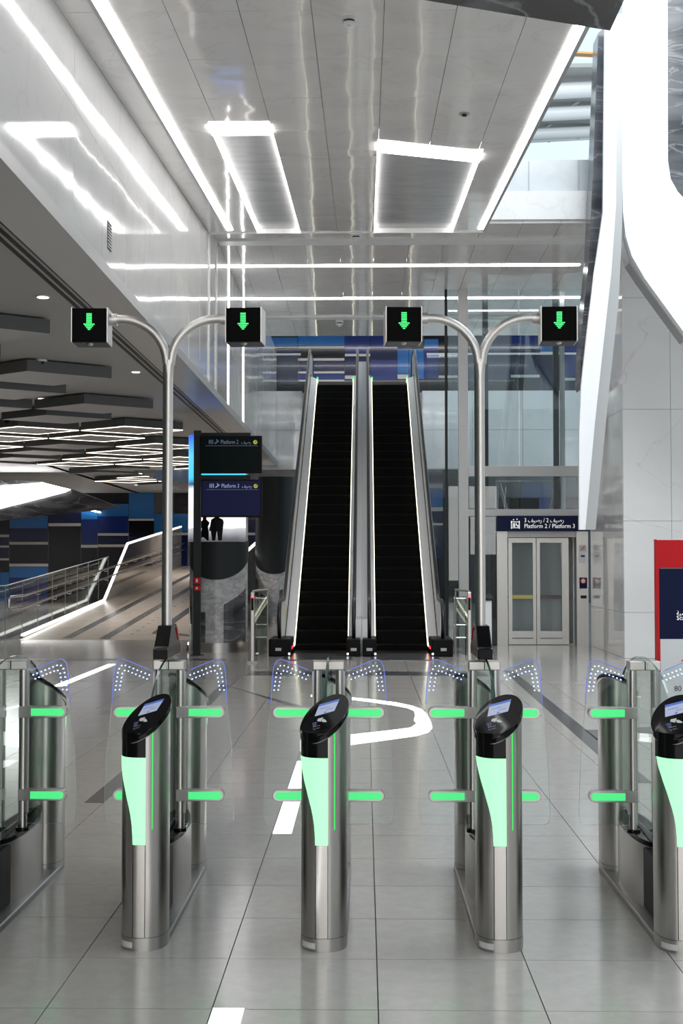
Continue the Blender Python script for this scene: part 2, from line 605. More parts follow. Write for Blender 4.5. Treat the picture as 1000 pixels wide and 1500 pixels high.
# plain ceiling nearer than the panels in view
nearc = MB().prism_yz([(-12, cz(-12)), (7.85, cz(7.85)), (7.85, cz(7.85) + 0.05), (-12, cz(-12) + 0.05)], CX0, CX1)
nearc.build('near_ceiling', 'ceil', ceiling)
for (r0, r1, s0, s1) in REC:
    # dark stone set back into the ceiling
    MB().prism_yz([(s0, cz(s0) + 0.055), (s1, cz(s1) + 0.055), (s1, cz(s1) + 0.06), (s0, cz(s0) + 0.06)], r0, r1).build('recess_stone', 'slate', ceiling)
    for xs in (r0, r1):
        x_a, x_b = (xs - 0.012, xs + 0.012)
        MB().prism_yz([(s0, cz(s0) + 0.01), (s1, cz(s1) + 0.01), (s1, cz(s1) + 0.05), (s0, cz(s0) + 0.05)], x_a, x_b).build('recess_light', 'led', ceiling)
    e = 0.0 if r0 < 0 else 0.55
    MB().loft([[(r0, s0 - 0.36, cz(s0 - 0.36) - 0.03), (r0, s0, cz(s0) - 0.03), (r0, s0, cz(s0) + 0.03), (r0, s0 - 0.36, cz(s0 - 0.36) + 0.03)],
               [(r1, s0 - 0.36 + e, cz(s0 - 0.36 + e) - 0.03), (r1, s0 + e, cz(s0 + e) - 0.03), (r1, s0 + e, cz(s0 + e) + 0.03), (r1, s0 - 0.36 + e, cz(s0 - 0.36 + e) + 0.03)]]).build('recess_light_bar', 'ledhi', ceiling)


def slope_strip(name, x0, x1, y0, y1, dz, th, mat):
    return MB().prism_yz([(y0, cz(y0) + dz), (y1, cz(y1) + dz), (y1, cz(y1) + dz + th), (y0, cz(y0) + dz + th)], x0, x1).build(name, mat, ceiling)


slope_strip('led_line', -2.14, -2.04, -8, 20.0, -0.012, 0.02, 'ledhi')
slope_strip('led_line', 1.755, 1.835, -8, 20.0, -0.012, 0.02, 'ledhi')
slope_strip('led_trim', -2.175, -2.14, -8, 20.0, -0.02, 0.03, 'greytrim')
slope_strip('led_trim', 1.835, 1.875, -8, 20.1, -0.03, 0.5, 'greytrim')

# level ceiling over the escalators
LZ = 6.95
c2 = MB().box(-2.8, 4.55, CY1 + 0.05, 30.5, LZ + 0.05, LZ + 0.5)
ceil2 = c2.build('ceiling_escalator', 'ceil')
struct(ceil2, 'level polished stone ceiling above the escalators')
lv = {}
lrows = [20.35, 21.55, 23.22, 24.7, 26.13, 27.5, 28.9, 30.5]
for a, b in zip(PX[:-1] + [1.86, 2.5, 3.1, 3.7], PX[1:-1] + [1.86, 2.5, 3.1, 3.7, 4.5]):
    for c, d in zip(lrows, lrows[1:]):
        k = (round(b - a, 3), round(d - c, 3))
        if b - a < 0.02:
            continue
        if k not in lv:
            me = MB().box(-k[0] / 2 + 0.0025, k[0] / 2 - 0.0025, -k[1] / 2 + 0.003, k[1] / 2 - 0.003, 0, 0.05).mesh('ceiling_panel')
            me.materials.append(M['ceil'])
            lv[k] = me
        put('ceiling_panel', lv[k], ceil2, loc=((a + b) / 2, (c + d) / 2, LZ), rot=(random.uniform(-1, 1) * 0.002, random.uniform(-1, 1) * 0.004, 0))
MB().box(-2.43, 3.86, 23.16, 23.28, LZ - 0.012, LZ + 0.01).build('led_line', 'ledhi', ceil2)
MB().box(-2.43, 4.34, 26.06, 26.18, LZ - 0.012, LZ + 0.01).build('led_line', 'ledhi', ceil2)
MB().box(-2.43, 3.7, 21.3, 21.6, LZ - 0.03, LZ + 0.01).build('cross_trim', 'white', ceil2)
MB().box(-2.43, 4.3, 28.0, 28.3, LZ - 0.03, LZ + 0.01).build('cross_trim', 'white', ceil2)
# step between the two ceilings
struct(MB().box(-2.45, 1.86, CY1 - 0.02, CY1 + 0.06, cz(CY1) - 0.02, 7.4).build('trim_1', 'wallw'), 'narrow stone step between the two ceilings')
# white fascia of the level above, seen through the opening on the right
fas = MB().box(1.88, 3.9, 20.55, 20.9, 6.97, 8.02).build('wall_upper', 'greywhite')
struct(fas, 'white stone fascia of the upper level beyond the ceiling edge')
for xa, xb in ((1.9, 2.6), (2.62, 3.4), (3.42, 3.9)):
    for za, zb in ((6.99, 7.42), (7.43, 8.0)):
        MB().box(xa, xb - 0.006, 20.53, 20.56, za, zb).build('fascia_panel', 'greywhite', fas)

# dark stone soffit over the near end of the opening
so = MB().prism_xy([(-1.2, -2), (1.816, -2), (1.816, 9.508), (0.413, 8.957), (-1.2, 8.32)], 5.54, 5.72).build('ceiling_soffit', 'darkmarble')
struct(so, 'black veined stone soffit at the top edge of the picture')

# ================================================================== LEFT WALL (hung above the hall opening)
WX = -2.45
WB = 4.4
wl = MB().box(WX - 0.36, WX - 0.035, -12, 36.1, WB, 7.6).build('wall_left', 'wallw')
struct(wl, 'polished white stone wall hanging above the hall opening')
wpan = {}
for k in range(0, 24):
    y0 = 7.2 + k * 1.2
    for (za, zb) in ((WB + 0.02, 5.45), (5.45, 6.5), (6.5, 7.45)):
        key = round(zb - za, 3)
        if key not in wpan:
            me = MB().box(-0.035, 0, -0.598, 0.598, -key / 2 + 0.002, key / 2 - 0.002).mesh('wall_panel')
            me.materials.append(M['wallw'])
            wpan[key] = me
        put('wall_panel', wpan[key], wl, loc=(WX, y0 + 0.6, (za + zb) / 2), rot=(0, random.uniform(-1, 1) * 0.003, random.uniform(-1, 1) * 0.0025))
MB().box(WX - 0.035, WX, -12, 7.2, WB + 0.02, 7.45).build('near_panel', 'wallw', wl)
MB().box(WX - 0.002, WX + 0.012, 23.2, 23.28, WB + 0.04, LZ).build('led_line', 'ledhi', wl)
MB().box(WX - 0.002, WX + 0.012, 26.1, 26.18, WB + 0.04, LZ).build('led_line', 'ledhi', wl)
MB().box(WX - 0.002, WX + 0.016, 20.25, 20.33, WB + 0.04, LZ).build('corner_trim', 'white', wl)
MB().box(WX - 0.002, WX + 0.016, 21.2, 21.36, WB + 0.04, LZ).build('corner_trim', 'white', wl)
# lower edge of the wall, with the air slots beside it
struct(MB().box(WX - 0.42, WX + 0.03, -12, 36.1, WB - 0.10, WB + 0.02).build('trim_2', 'greytrim'), 'grey metal edge along the foot of the hanging wall')
vg = MB().box(-0.03, 0.0, -0.10, 0.10, -0.14, 0.14)
g0 = empty('wall_vent', pt(160, 346, X=WX))
vg.build('backing', 'charcoal', g0)
for k in range(9):
    MB().box(0.0, 0.008, -0.09, 0.09, -0.125 + k * 0.03, -0.11 + k * 0.03).build('louvre', 'greytrim', g0)
tag(g0, 'small grey louvred vent set in the white hanging wall', 'vent')

# ================================================================== LEFT HALL
hc = MB().box(-16, WX - 0.4, -12, 54, WB, WB + 0.2)
hall = hc.build('ceiling_hall', 'hallceil')
struct(hall, 'grey ceiling of the side hall with dropped diamond trays')
for k in range(4):
    xs = -3.16 + 0.085 * k
    MB().box(xs, xs + 0.045, -10, 37.8, WB - 0.006, WB + 0.002).build('air_slot', 'blackm', hall)


def rhomb(w, d, s=1.0):
    return [(-w / 2 * s, 0), (0, -d / 2 * s), (w / 2 * s, 0), (0, d / 2 * s)]


RW, RD = 2.02, 1.5
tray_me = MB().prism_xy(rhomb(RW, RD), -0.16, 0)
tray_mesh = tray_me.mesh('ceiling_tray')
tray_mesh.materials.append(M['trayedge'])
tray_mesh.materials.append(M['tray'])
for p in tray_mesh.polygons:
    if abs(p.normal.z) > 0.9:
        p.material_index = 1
le = MB()
ro, ri = rhomb(RW, RD, 1.0), rhomb(RW, RD, 0.97)
for i in range(4):
    j = (i + 1) % 4
    le.add([(ro[i][0], ro[i][1], -0.165), (ro[j][0], ro[j][1], -0.165), (ri[j][0], ri[j][1], -0.165), (ri[i][0], ri[i][1], -0.165),
            (ro[i][0], ro[i][1], -0.15), (ro[j][0], ro[j][1], -0.15), (ri[j][0], ri[j][1], -0.15), (ri[i][0], ri[i][1], -0.15)],
           [(0, 1, 2, 3), (4, 5, 6, 7), (0, 1, 5, 4), (1, 2, 6, 5), (2, 3, 7, 6), (3, 0, 4, 7)])
edge_mesh = le.mesh('light_edge')
edge_mesh.materials.append(M['ledwarm'])
for m_ in range(0, 6):
    for k in range(-1, 9):
        for (cx, cy) in ((-4.6 - 2.06 * m_, 14.7 + 3.62 * k), (-5.63 - 2.06 * m_, 16.35 + 3.62 * k)):
            if cy > 44 or cx < -14.5 or (cx < -8 and cy > 36):
                continue
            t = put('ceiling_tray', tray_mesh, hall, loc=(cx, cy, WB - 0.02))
            if (cy > 25 and (k + m_) % 2 == 0) or (m_ == 0 and cy > 25):
                put('light_edge', edge_mesh, t)
# hall end walls
struct(MB().box(-16.3, -16, -12, 54, 0, 6).build('wall_hall', 'b_brown'), 'dark side wall at the far left of the hall')

# ------------------------------------------------------------------ blue panelled end wall
WY = 52.0
wb = MB().box(-16, 9.2, WY, WY + 0.3, 0, 12).build('wall_back', 'b_black')
struct(wb, 'end wall of blue and black panels with pale strips')


def zoomrect(ox, oy, s, r):
    return (ox + r[0] / s, ox + r[1] / s, oy + r[2] / s, oy + r[3] / s)


def wall_panel(x0, x1, y0, y1, c, j=0.0):
    a = pt(x0, y1, Y=WY)
    b = pt(x1, y0, Y=WY)
    d = {'w': 0.07, 'sky': 0.05, 'royal': 0.04, 'navy': 0.045, 'black': 0.035, 'brown': 0.03}[c] + j
    nm = 'pale_strip' if c == 'w' else 'blue_panel'
    MB().box(a.x + 0.01, b.x - 0.01, WY - d, WY + 0.02, a.z + 0.008, b.z - 0.008).build(nm, {'w': 'b_white', 'sky': 'b_sky', 'royal': 'b_royal', 'navy': 'b_navy', 'black': 'b_black', 'brown': 'b_brown'}[c], wb)


LOW = [(48, 245, 200, 290, 'sky'), (48, 245, 290, 357, 'navy'), (0, 48, 275, 320, 'black'), (0, 48, 335, 375, 'navy'), (0, 48, 388, 440, 'navy'), (0, 48, 452, 510, 'black'),
       (0, 48, 510, 700, 'sky'), (0, 48, 320, 335, 'w'), (0, 48, 375, 388, 'w'), (0, 48, 440, 452, 'w'), (48, 245, 357, 373, 'w'), (48, 245, 467, 483, 'w'), (245, 410, 263, 280, 'w'),
       (410, 495, 372, 388, 'w'), (495, 650, 313, 328, 'w'), (495, 650, 370, 385, 'w'), (650, 780, 240, 252, 'w'), (48, 245, 373, 467, 'black'), (48, 245, 483, 540, 'sky'), (48, 245, 540, 700, 'royal'),
       (245, 410, 205, 263, 'navy'), (245, 410, 280, 690, 'black'), (410, 495, 165, 245, 'sky'), (410, 495, 245, 372, 'royal'), (410, 495, 388, 560, 'black'), (495, 650, 230, 313, 'royal'),
       (495, 650, 328, 370, 'navy'), (495, 650, 165, 230, 'sky'), (495, 650, 385, 690, 'black'), (650, 780, 110, 240, 'sky'), (650, 780, 252, 330, 'black'), (650, 780, 330, 690, 'navy'), (780, 880, 110, 215, 'brown'),
       (780, 1300, 310, 325, 'w'), (780, 960, 215, 310, 'sky'), (780, 960, 325, 690, 'navy'), (960, 1300, 180, 310, 'navy'), (960, 1300, 325, 690, 'navy')]
for r in LOW:
    wall_panel(*zoomrect(0, 690, 3.448, r), r[4])
UP = [(60, 200, 50, 100, 'sky'), (60, 200, 100, 110, 'w'), (60, 200, 110, 300, 'navy'), (200, 445, 30, 97, 'sky'), (200, 445, 97, 112, 'w'), (200, 445, 112, 160, 'black'), (200, 445, 160, 175, 'w'), (200, 445, 175, 228, 'navy'), (200, 445, 228, 242, 'w'),
      (200, 445, 242, 272, 'royal'), (200, 445, 272, 284, 'w'), (445, 580, 30, 137, 'royal'), (445, 580, 137, 152, 'w'), (445, 580, 152, 250, 'navy'), (445, 580, 250, 270, 'w'), (580, 720, 30, 110, 'royal'),
      (580, 720, 110, 170, 'navy'), (580, 720, 170, 275, 'royal'), (720, 780, 30, 110, 'brown'), (720, 780, 110, 245, 'sky'), (720, 780, 245, 270, 'w'), (780, 860, 30, 110, 'brown'), (780, 860, 110, 270, 'sky'), (860, 935, 60, 110, 'sky'), (860, 935, 110, 270, 'royal'),
      (935, 1040, 30, 137, 'black'), (935, 1040, 137, 152, 'w'), (935, 1040, 152, 250, 'navy'), (935, 1040, 250, 265, 'w'), (1040, 1140, 30, 280, 'navy')]
for r in UP:
    wall_panel(*zoomrect(380, 480, 3.571, r), r[4])
UR = [(330, 490, 20, 290, 'navy'), (490, 655, 20, 105, 'royal'), (490, 655, 105, 122, 'w'), (490, 655, 122, 265, 'navy'), (490, 655, 265, 283, 'w'), (490, 655, 283, 375, 'black'), (490, 655, 375, 395, 'w'),
      (655, 780, 20, 135, 'sky'), (655, 780, 135, 155, 'w'), (655, 780, 155, 380, 'navy'), (780, 940, 20, 280, 'royal'), (780, 940, 283, 300, 'w'), (780, 940, 300, 400, 'navy')]
for r in UR:
    wall_panel(*zoomrect(620, 480, 3.846, r), r[4])
LR = [(0, 110, 880, 1010, 'sky'), (0, 110, 1010, 1035, 'w'), (0, 110, 1035, 1100, 'navy'), (0, 110, 1100, 1115, 'w'), (0, 110, 1115, 1300, 'navy'), (550, 710, 890, 930, 'sky'), (400, 550, 940, 1040, 'black'), (550, 710, 940, 1060, 'royal')]
for r in LR:
    wall_panel(*zoomrect(620, 480, 3.846, r), r[4])

# ------------------------------------------------------------------ upper floor beyond the escalators
us = MB().box(-6.5, -1.75, 36.2, 54, 4.2, 6.4)
us.box(-1.75, 1.6, 36.6, 54, 4.2, 6.4)
us.box(1.6, 9, 36.2, 54, 4.2, 6.4)
upf = us.build('floor_upper', 'wallw')
struct(upf, 'white stone edged slab of the upper platform level')
for xa, xb in ((-6.4, -4.5), (-4.5, -3.1), (-3.1, -1.78), (1.62, 3.0), (3.0, 4.4), (4.4, 6.2), (6.2, 8.0)):
    for za, zb in ((4.22, 5.3), (5.3, 6.38)):
        MB().box(xa + 0.006, xb - 0.006, 36.16, 36.22, za + 0.004, zb - 0.004).build('fascia_panel', 'wallw', upf)
struct(MB().box(-9, 9.2, 30.6, 54, 10.75, 10.95).build('ceiling_upper', 'hallceil'), 'grey ceiling of the upper level')
struct(MB().box(-9.2, -9, 30.4, 54, 4.4, 11.5).build('wall_upper_left', 'wallw'), 'white side wall of the upper level')
struct(MB().box(-9, WX - 0.3, 30.4, 30.7, 7.4, 11.5).build('wall_upper_front', 'wallw'), 'white return wall of the upper level')
for k, yy_ in enumerate((39, 44, 49)):
    e = empty('ceiling_lamp', (0.5, yy_, 10.75))  # unseen lamps added to brighten the upper level
    MB().box(-7, 7, -0.12, 0.12, -0.05, 0.0).build('diffuser', 'ledhi', e)
    MB().box(-7.05, 7.05, -0.16, 0.16, -0.03, 0.0).build('frame', 'white', e)
    tag(e, ['long white ceiling lamp of the upper level nearest the escalators', 'middle long white ceiling lamp of the upper level', 'long white ceiling lamp close to the upper blue wall'][k], 'lamp', 'upper level lamps')
for (xa, xb, lab) in ((-5.5, -1.8, 'glass guard with pale rail left of the escalator heads'), (1.75, 7.5, 'glass guard with pale rail behind the lift shaft')):
    e = empty('glass_guard', ((xa + xb) / 2, 36.5, 6.4))
    w = (xb - xa) / 2
    n = 3
    for k in range(n):
        MB().box(-w + k * 2 * w / n + 0.01, -w + (k + 1) * 2 * w / n - 0.01, -0.01, 0.01, 0, 1.05).build('pane', 'glass_rail', e)
    MB().tube([(-w, 0, 1.08), (w, 0, 1.08)], 0.03).build('rail', 'white', e, 40)
    tag(e, lab, 'railing')

# ------------------------------------------------------------------ ramp in the hall
RS = 0.06
RY0 = 27.0


def rz(y):
    return max(0.0, RS * (y - RY0))


RXL, RXR = -7.2, -3.4
ramp = MB().prism_yz([(RY0, 0.0), (51.5, rz(51.5)), (51.5, -0.01), (RY0, -0.01)], RXL, RXR).build('floor_ramp', 'rampstone')
struct(ramp, 'beige stone ramp with dark bands rising into the hall')


def ramp_band(pts, th=0.004):
    MB().loft([[(x, y, rz(y) + 0.0005) for x, y in pts], [(x, y, rz(y) + th) for x, y in pts]]).build('dark_band', 'dark_granite', ramp)


ramp_band([(-6.35, 27.3), (-6.15, 27.3), (-6.15, 48), (-6.35, 48)])
ramp_band([(-5.55, 27.2), (-5.35, 27.2), (-5.35, 50), (-5.55, 50)])
ramp_band([(-4.62, 28.6), (-4.42, 28.6), (-4.42, 50), (-4.62, 50)])
ramp_band([(-4.62, 28.2), (-3.5, 27.5), (-3.5, 27.75), (-4.5, 28.6), (-4.62, 28.6)])
std = MB()
for k in range(30):
    y = 28 + k * 0.7
    std.cyl((-5.0, y), 0.03, rz(y), rz(y) + 0.012, 8)
std.build('stud_row', 'chrome', ramp)


def parapet(x, y0, ypts, name, lab, th=0.07):
    """Solid wall beside the ramp with a lit top edge; ypts = (y, z of top)."""
    e = empty(name, (x, ypts[0][0], 0))
    yb = ypts[0][0]
    prof = [(p[0] - yb, p[1]) for p in ypts] + [(ypts[-1][0] - yb, 0.0), (0.0, 0.0)]
    MB().prism_yz(prof, -th, 0).build('wall_slab', 'brownstone', e)
    for a, b in zip(ypts, ypts[1:]):
        MB().loft([[(-0.05, a[0] - yb, a[1] - 0.01), (0.012, a[0] - yb, a[1] - 0.01), (0.012, a[0] - yb, a[1] + 0.04), (-0.05, a[0] - yb, a[1] + 0.04)],
                   [(-0.05, b[0] - yb, b[1] - 0.01), (0.012, b[0] - yb, b[1] - 0.01), (0.012, b[0] - yb, b[1] + 0.04), (-0.05, b[0] - yb, b[1] + 0.04)]]).build('edge_light', 'ledsoft', e)
    tag(e, lab, 'parapet')
    return e


parapet(RXL, 0, [(27.4, 0.06), (36.0, 0.55), (39.5, 2.17), (51.0, 3.0)], 'ramp_parapet', 'brown stone ramp wall with a bent white light along its top')
parapet(RXR + 0.2, 0, [(23.9, 0.10), (28.5, 0.16), (35.5, 1.9), (46.0, 2.85)], 'ramp_parapet', 'brown ramp wall with a lit top behind the round screen column')
gb = empty('ramp_balustrade', (RXL - 0.26, 25.6, 0))
ys = [25.6 + 1.35 * k for k in range(10)]
for a, b in zip(ys, ys[1:]):
    MB().loft([[(-0.008, a - 25.6 + 0.01, rz(a)), (0.008, a - 25.6 + 0.01, rz(a)), (0.008, a - 25.6 + 0.01, rz(a) + 1.12), (-0.008, a - 25.6 + 0.01, rz(a) + 1.12)],
               [(-0.008, b - 25.6 - 0.02, rz(b)), (0.008, b - 25.6 - 0.02, rz(b)), (0.008, b - 25.6 - 0.02, rz(b) + 1.12), (-0.008, b - 25.6 - 0.02, rz(b) + 1.12)]]).build('pane', 'glass_rail', gb)
    MB().tube([(0, b - 25.6, rz(b)), (0, b - 25.6, rz(b) + 1.12)], 0.006, 6).build('post', 'greytrim', gb)
MB().tube([(0, 0, 1.13), (0, RY0 - 25.6, 1.13), (0, 12.2, rz(37.8) + 1.13)], 0.010, 6).build('top_rail', 'led' if False else 'white', gb)
tag(gb, 'clear glass balustrade along the left side of the ramp', 'railing')
hr = empty('ramp_handrail', (RXL + 0.12, 25.9, 0))
for hgt in (0.68, 0.92):
    MB().tube([(0, y - 25.9, rz(y) + hgt) for y in (25.9, 27, 35, 43, 51)], 0.024, 8).build('rail', 'chrome', hr, 40)
MB().tube([(0, 0, 0.68), (0, -0.1, 0.72), (0, -0.1, 0.88), (0, 0, 0.92)], 0.024, 8).build('rail_end', 'chrome', hr, 40)
for k in range(16):
    y = 26.8 + k * 1.5
    for hgt in (0.68, 0.92):
        MB().tube([(0, y - 25.9, rz(y) + hgt - 0.02), (0, y - 25.9, rz(y) + hgt - 0.08), (-0.1, y - 25.9, rz(y) + hgt - 0.08)], 0.010, 6).build('bracket', 'chrome', hr)
tag(hr, 'double steel handrail climbing the left side of the ramp', 'handrail')
h2 = empty('ramp_handrail', (RXR - 0.12, 29.5, 0))
for hgt in (0.68, 0.92):
    MB().tube([(0, y - 29.5, rz(y) + hgt) for y in (29.5, 36, 45)], 0.024, 8).build('rail', 'chrome', h2, 40)
MB().tube([(0, 0, 0.68 + rz(29.5)), (0, -0.1, 0.72 + rz(29.5)), (0, -0.1, 0.88 + rz(29.5)), (0, 0, 0.92 + rz(29.5))], 0.024, 8).build('rail_end', 'chrome', h2, 40)
tag(h2, 'double steel handrail on the right side of the ramp', 'handrail')

# slanted bulkhead with a big light box at the far left of the hall
bk = empty('light_box', pt(0, 745, Y=40))
A4 = [pt(x, y, Y=40) - bk.location for x, y in ((-60, 768), (-60, 700), (60, 705), (106, 717), (170, 741), (150, 745))]
MB().prism_xz([(p.x, p.z) for p in A4], 0.05, 0.6).build('bulkhead', 'darkmarble', bk)
A5 = [pt(x, y, Y=40) - bk.location for x, y in ((-60, 760), (-60, 716), (62, 707), (103, 717), (95, 721))]
MB().prism_xz([(p.x, p.z) for p in A5], 0.0, 0.06).build('light_panel', 'ledhi', bk)
tag(bk, 'big slanted white light panel under the hall ceiling at far left', 'light')
sb = empty('light_bar', pt(124, 745, Y=51.81))  # bright slanting line built as a glowing tube
q0, q1 = pt(100, 740.5, Y=51.81) - sb.location, pt(147, 750.5, Y=51.81) - sb.location
MB().tube([q0, q1], 0.035, 6).build('tube', 'led', sb)
MB().tube([q0 + Vector((0, 0.06, 0.03)), q1 + Vector((0, 0.06, 0.03))], 0.05, 6).build('holder', 'charcoal', sb)
tag(sb, 'slanting white light bar before the blue wall', 'light')

# downlights and dome cameras on the hall ceiling; only the added downlights carry a lamp
dl = empty('downlight', (0, 0, 0))
MB().cyl((0, 0), 0.075, -0.012, 0.0, 20).build('rim', 'white', dl)
MB().cyl((0, 0), 0.058, -0.016, -0.010, 20).build('lens', 'ledwarm', dl)
for i, (x, y, lab) in enumerate(((63, 434, 'round warm downlight nearest the picture edge, above the left arrow box'), (199, 544, 'round warm downlight right of the two dome cameras'), (61, 583, 'round warm downlight below the two dome cameras'))):
    o = dl if i == 0 else copy_tree(dl)
    o.location = pt(x, y, Z=WB)
    tag(o, lab, 'downlight', 'hall downlights')
for i, (x, y, lab) in enumerate(((-5.4, 31, 'downlight over the foot of the ramp'), (-9.5, 33, 'downlight left of the ramp'), (-5.2, 46, 'downlight close to the blue wall above the ramp'), (-8.2, 46.5, 'downlight close to the blue wall, left of the ramp'), (-11.5, 46.5, 'downlight close to the blue wall at the far left'), (-9.0, 18, 'downlight over the hall floor left of the gates'))):  # extra downlights added to brighten the hall
    o = copy_tree(dl)
    o.location = (x, y, WB)
    tag(o, lab, 'downlight', 'hall downlights')
    ld = bpy.data.lights.new('lamp', 'SPOT')
    ld.energy = 420 if y > 40 else 300
    ld.spot_size = math.radians(150)
    ld.spot_blend = 0.6
    ld.shadow_soft_size = 0.06
    ld.color = (1.0, 0.92, 0.84)
    lo = bpy.data.objects.new('lamp', ld)
    COL.objects.link(lo)
    lo.parent = o
    lo.location = (0, 0, -0.25)
dc = empty('dome_camera')
MB().cyl((0, 0), 0.085, -0.03, 0.0, 20).build('collar', 'white', dc, 40)
dm = MB()
rings = []
for k in range(6):
    a = k / 5 * PI / 2 * 0.98
    rings.append([(0.062 * math.cos(a) * math.cos(q * 2 * PI / 16), 0.062 * math.cos(a) * math.sin(q * 2 * PI / 16), -0.03 - 0.05 * math.sin(a) - 0.02 * (k > 0)) for q in range(16)])
dm.loft(rings)
dm.build('dome', 'black', dc, 60)
for i, (x, y, z, lab) in enumerate(((60, 527, WB, 'dome camera on the hall ceiling, left of the near pair'), (111, 537, WB, 'dome camera on the hall ceiling, right of the near pair'),
                                    (11, 613, WB, 'small dome camera near the left picture edge below the trays'), (232, 618, WB, 'small dome camera just left of the left signal pole'), (181, 642, WB, 'far dome camera among the lit ceiling trays'))):
    o = dc if i == 0 else copy_tree(dc)
    o.location = pt(x, y, Z=z)
    tag(o, lab, 'camera', 'hall dome cameras')

# ------------------------------------------------------------------ round columns
def arc_panel(mb, r0, r1, a0, a1, z0, z1, n=14):
    """Curved plate; angle 0 faces the gates (-y). z0/z1 may be functions of angle."""
    f0 = z0 if callable(z0) else (lambda a: z0)
    f1 = z1 if callable(z1) else (lambda a: z1)
    rr = []
    for k in range(n + 1):
        a = a0 + (a1 - a0) * k / n
        s_, c_ = math.sin(a), -math.cos(a)
        rr.append([(r0 * s_, r0 * c_, f0(a)), (r1 * s_, r1 * c_, f0(a)), (r1 * s_, r1 * c_, f1(a)), (r0 * s_, r0 * c_, f1(a))])
    return mb.loft(rr)


def screen_mat():
    m, nt, b = new_mat('column_led_picture')
    N, L = nt.nodes, nt.links
    tc = N.new('ShaderNodeTexCoord')
    sp = N.new('ShaderNodeSeparateXYZ')
    L.new(tc.outputs['Object'], sp.inputs[0])
    nz = N.new('ShaderNodeTexNoise')
    nz.inputs['Scale'].default_value = 3
    L.new(tc.outputs['Object'], nz.inputs['Vector'])
    ad = N.new('ShaderNodeMath')
    ad.operation = 'MULTIPLY_ADD'
    ad.inputs[1].default_value = 0.12
    L.new(nz.outputs[0], ad.inputs[0])
    L.new(sp.outputs[2], ad.inputs[2])
    mr = N.new('ShaderNodeMapRange')
    mr.inputs[1].default_value = 1.98
    mr.inputs[2].default_value = 3.98
    L.new(ad.outputs[0], mr.inputs[0])
    cr = N.new('ShaderNodeValToRGB')
    e = cr.color_ramp.elements
    e[0].position = 0.0
    e[0].color = (0.03, 0.03, 0.035, 1)
    e[1].position = 1.0
    e[1].color = (0.03, 0.12, 0.75, 1)
    for p, c in ((0.06, (0.10, 0.10, 0.115, 1)), (0.15, (0.42, 0.42, 0.45, 1)), (0.165, (0.9, 0.86, 0.88, 1)), (0.30, (0.9, 0.65, 0.55, 1)), (0.42, (0.85, 0.9, 0.95, 1)), (0.5, (0.75, 0.85, 0.95, 1)), (0.55, (0.03, 0.06, 0.12, 1)), (0.62, (0.05, 0.5, 0.85, 1)), (0.8, (0.1, 0.5, 0.95, 1))):
        k = cr.color_ramp.elements.new(p)
        k.color = c
    L.new(mr.outputs[0], cr.inputs[0])
    L.new(cr.outputs[0], b.inputs['Emission Color'])
    b.inputs['Emission Strength'].default_value = 1.1
    b.inputs['Base Color'].default_value = (0.01, 0.01, 0.01, 1)
    return m


M['ledpic'] = screen_mat()
CR = 0.53
CH = 3.90


def cut(a):
    return 1.30 + 0.48 * (1 - math.cos(a * 0.9))


def column(loc, lab, screen):
    e = empty('round_column', loc)
    mb = MB()
    arc_panel(mb, 0.0, CR, -PI, PI, 0.17, CH, 40)
    mb.build('shaft', 'greymarble', e, 40)
    arc_panel(MB(), CR - 0.01, CR + 0.012, -PI * 0.98, PI * 0.98, 0.0, 0.175, 40).build('steel_skirt', 'steel', e, 40)
    arc_panel(MB(), CR - 0.01, CR + 0.012, -PI * 0.98, PI * 0.98, cut, 2.0 if screen else CH + 0.01, 40).build('charcoal_cladding', 'charcoal', e, 40)
    for a0, a1, z0, z1 in ((0.28, 1.25, 0.18, 0.86), (-0.75, -0.35, 0.18, 0.72), (-1.5, -1.0, 0.5, 1.0)):
        arc_panel(MB(), CR - 0.01, CR + 0.006, a0, a1, z0, lambda a, z1=z1: z1 + 0.30 * max(0, a - 0.3) + 0.25 * max(0, -a - 0.5)).build('dark_marble_patch', 'darkmarble', e, 40)
    if screen:
        arc_panel(MB(), CR, CR + 0.03, -1.35, 1.15, 1.98, 3.92, 24).build('led_screen', 'ledpic', e, 40)

        def fig(ax, sc_, pts):
            m_ = MB()
            vs = []
            for (u, v) in pts:
                a = ax + u * sc_ / CR
                vs.append(((CR + 0.034) * math.sin(a), -(CR + 0.034) * math.cos(a), 2.0 + v * sc_))
            n = len(vs)
            m_.add(vs + [(x * 1.004, y * 1.004, z) for x, y, z in vs], [tuple(range(n)), tuple(range(n, 2 * n))] + [(i, (i + 1) % n, n + (i + 1) % n, n + i) for i in range(n)])
            m_.build('silhouette', 'blackm', e)
        man = [(-0.10, 0.0), (-0.03, 0.0), (0, 0.22), (0.03, 0.0), (0.11, 0.0), (0.13, 0.25), (0.15, 0.42), (0.13, 0.48), (0.045, 0.53), (0.05, 0.60), (0.0, 0.64), (-0.05, 0.60), (-0.045, 0.53), (-0.12, 0.48), (-0.14, 0.36), (-0.17, 0.22), (-0.13, 0.22)]
        wom = [(-0.20, 0.0), (0.10, 0.0), (0.10, 0.2), (0.08, 0.32), (0.12, 0.42), (0.04, 0.50), (0.055, 0.58), (0.0, 0.63), (-0.05, 0.57), (-0.045, 0.49), (-0.11, 0.43), (-0.13, 0.36), (-0.07, 0.28), (-0.10, 0.14)]
        fig(0.04, 0.78, man)
        fig(-0.36, 0.76, wom)
    tag(e, lab, 'column')
    return e


column((-2.66, 23.72, 0), 'grey marble column wrapped in a lit screen behind the twin displays', True)
column((-2.42, 35.2, 0), 'charcoal clad round column further back beside the left escalator', False)

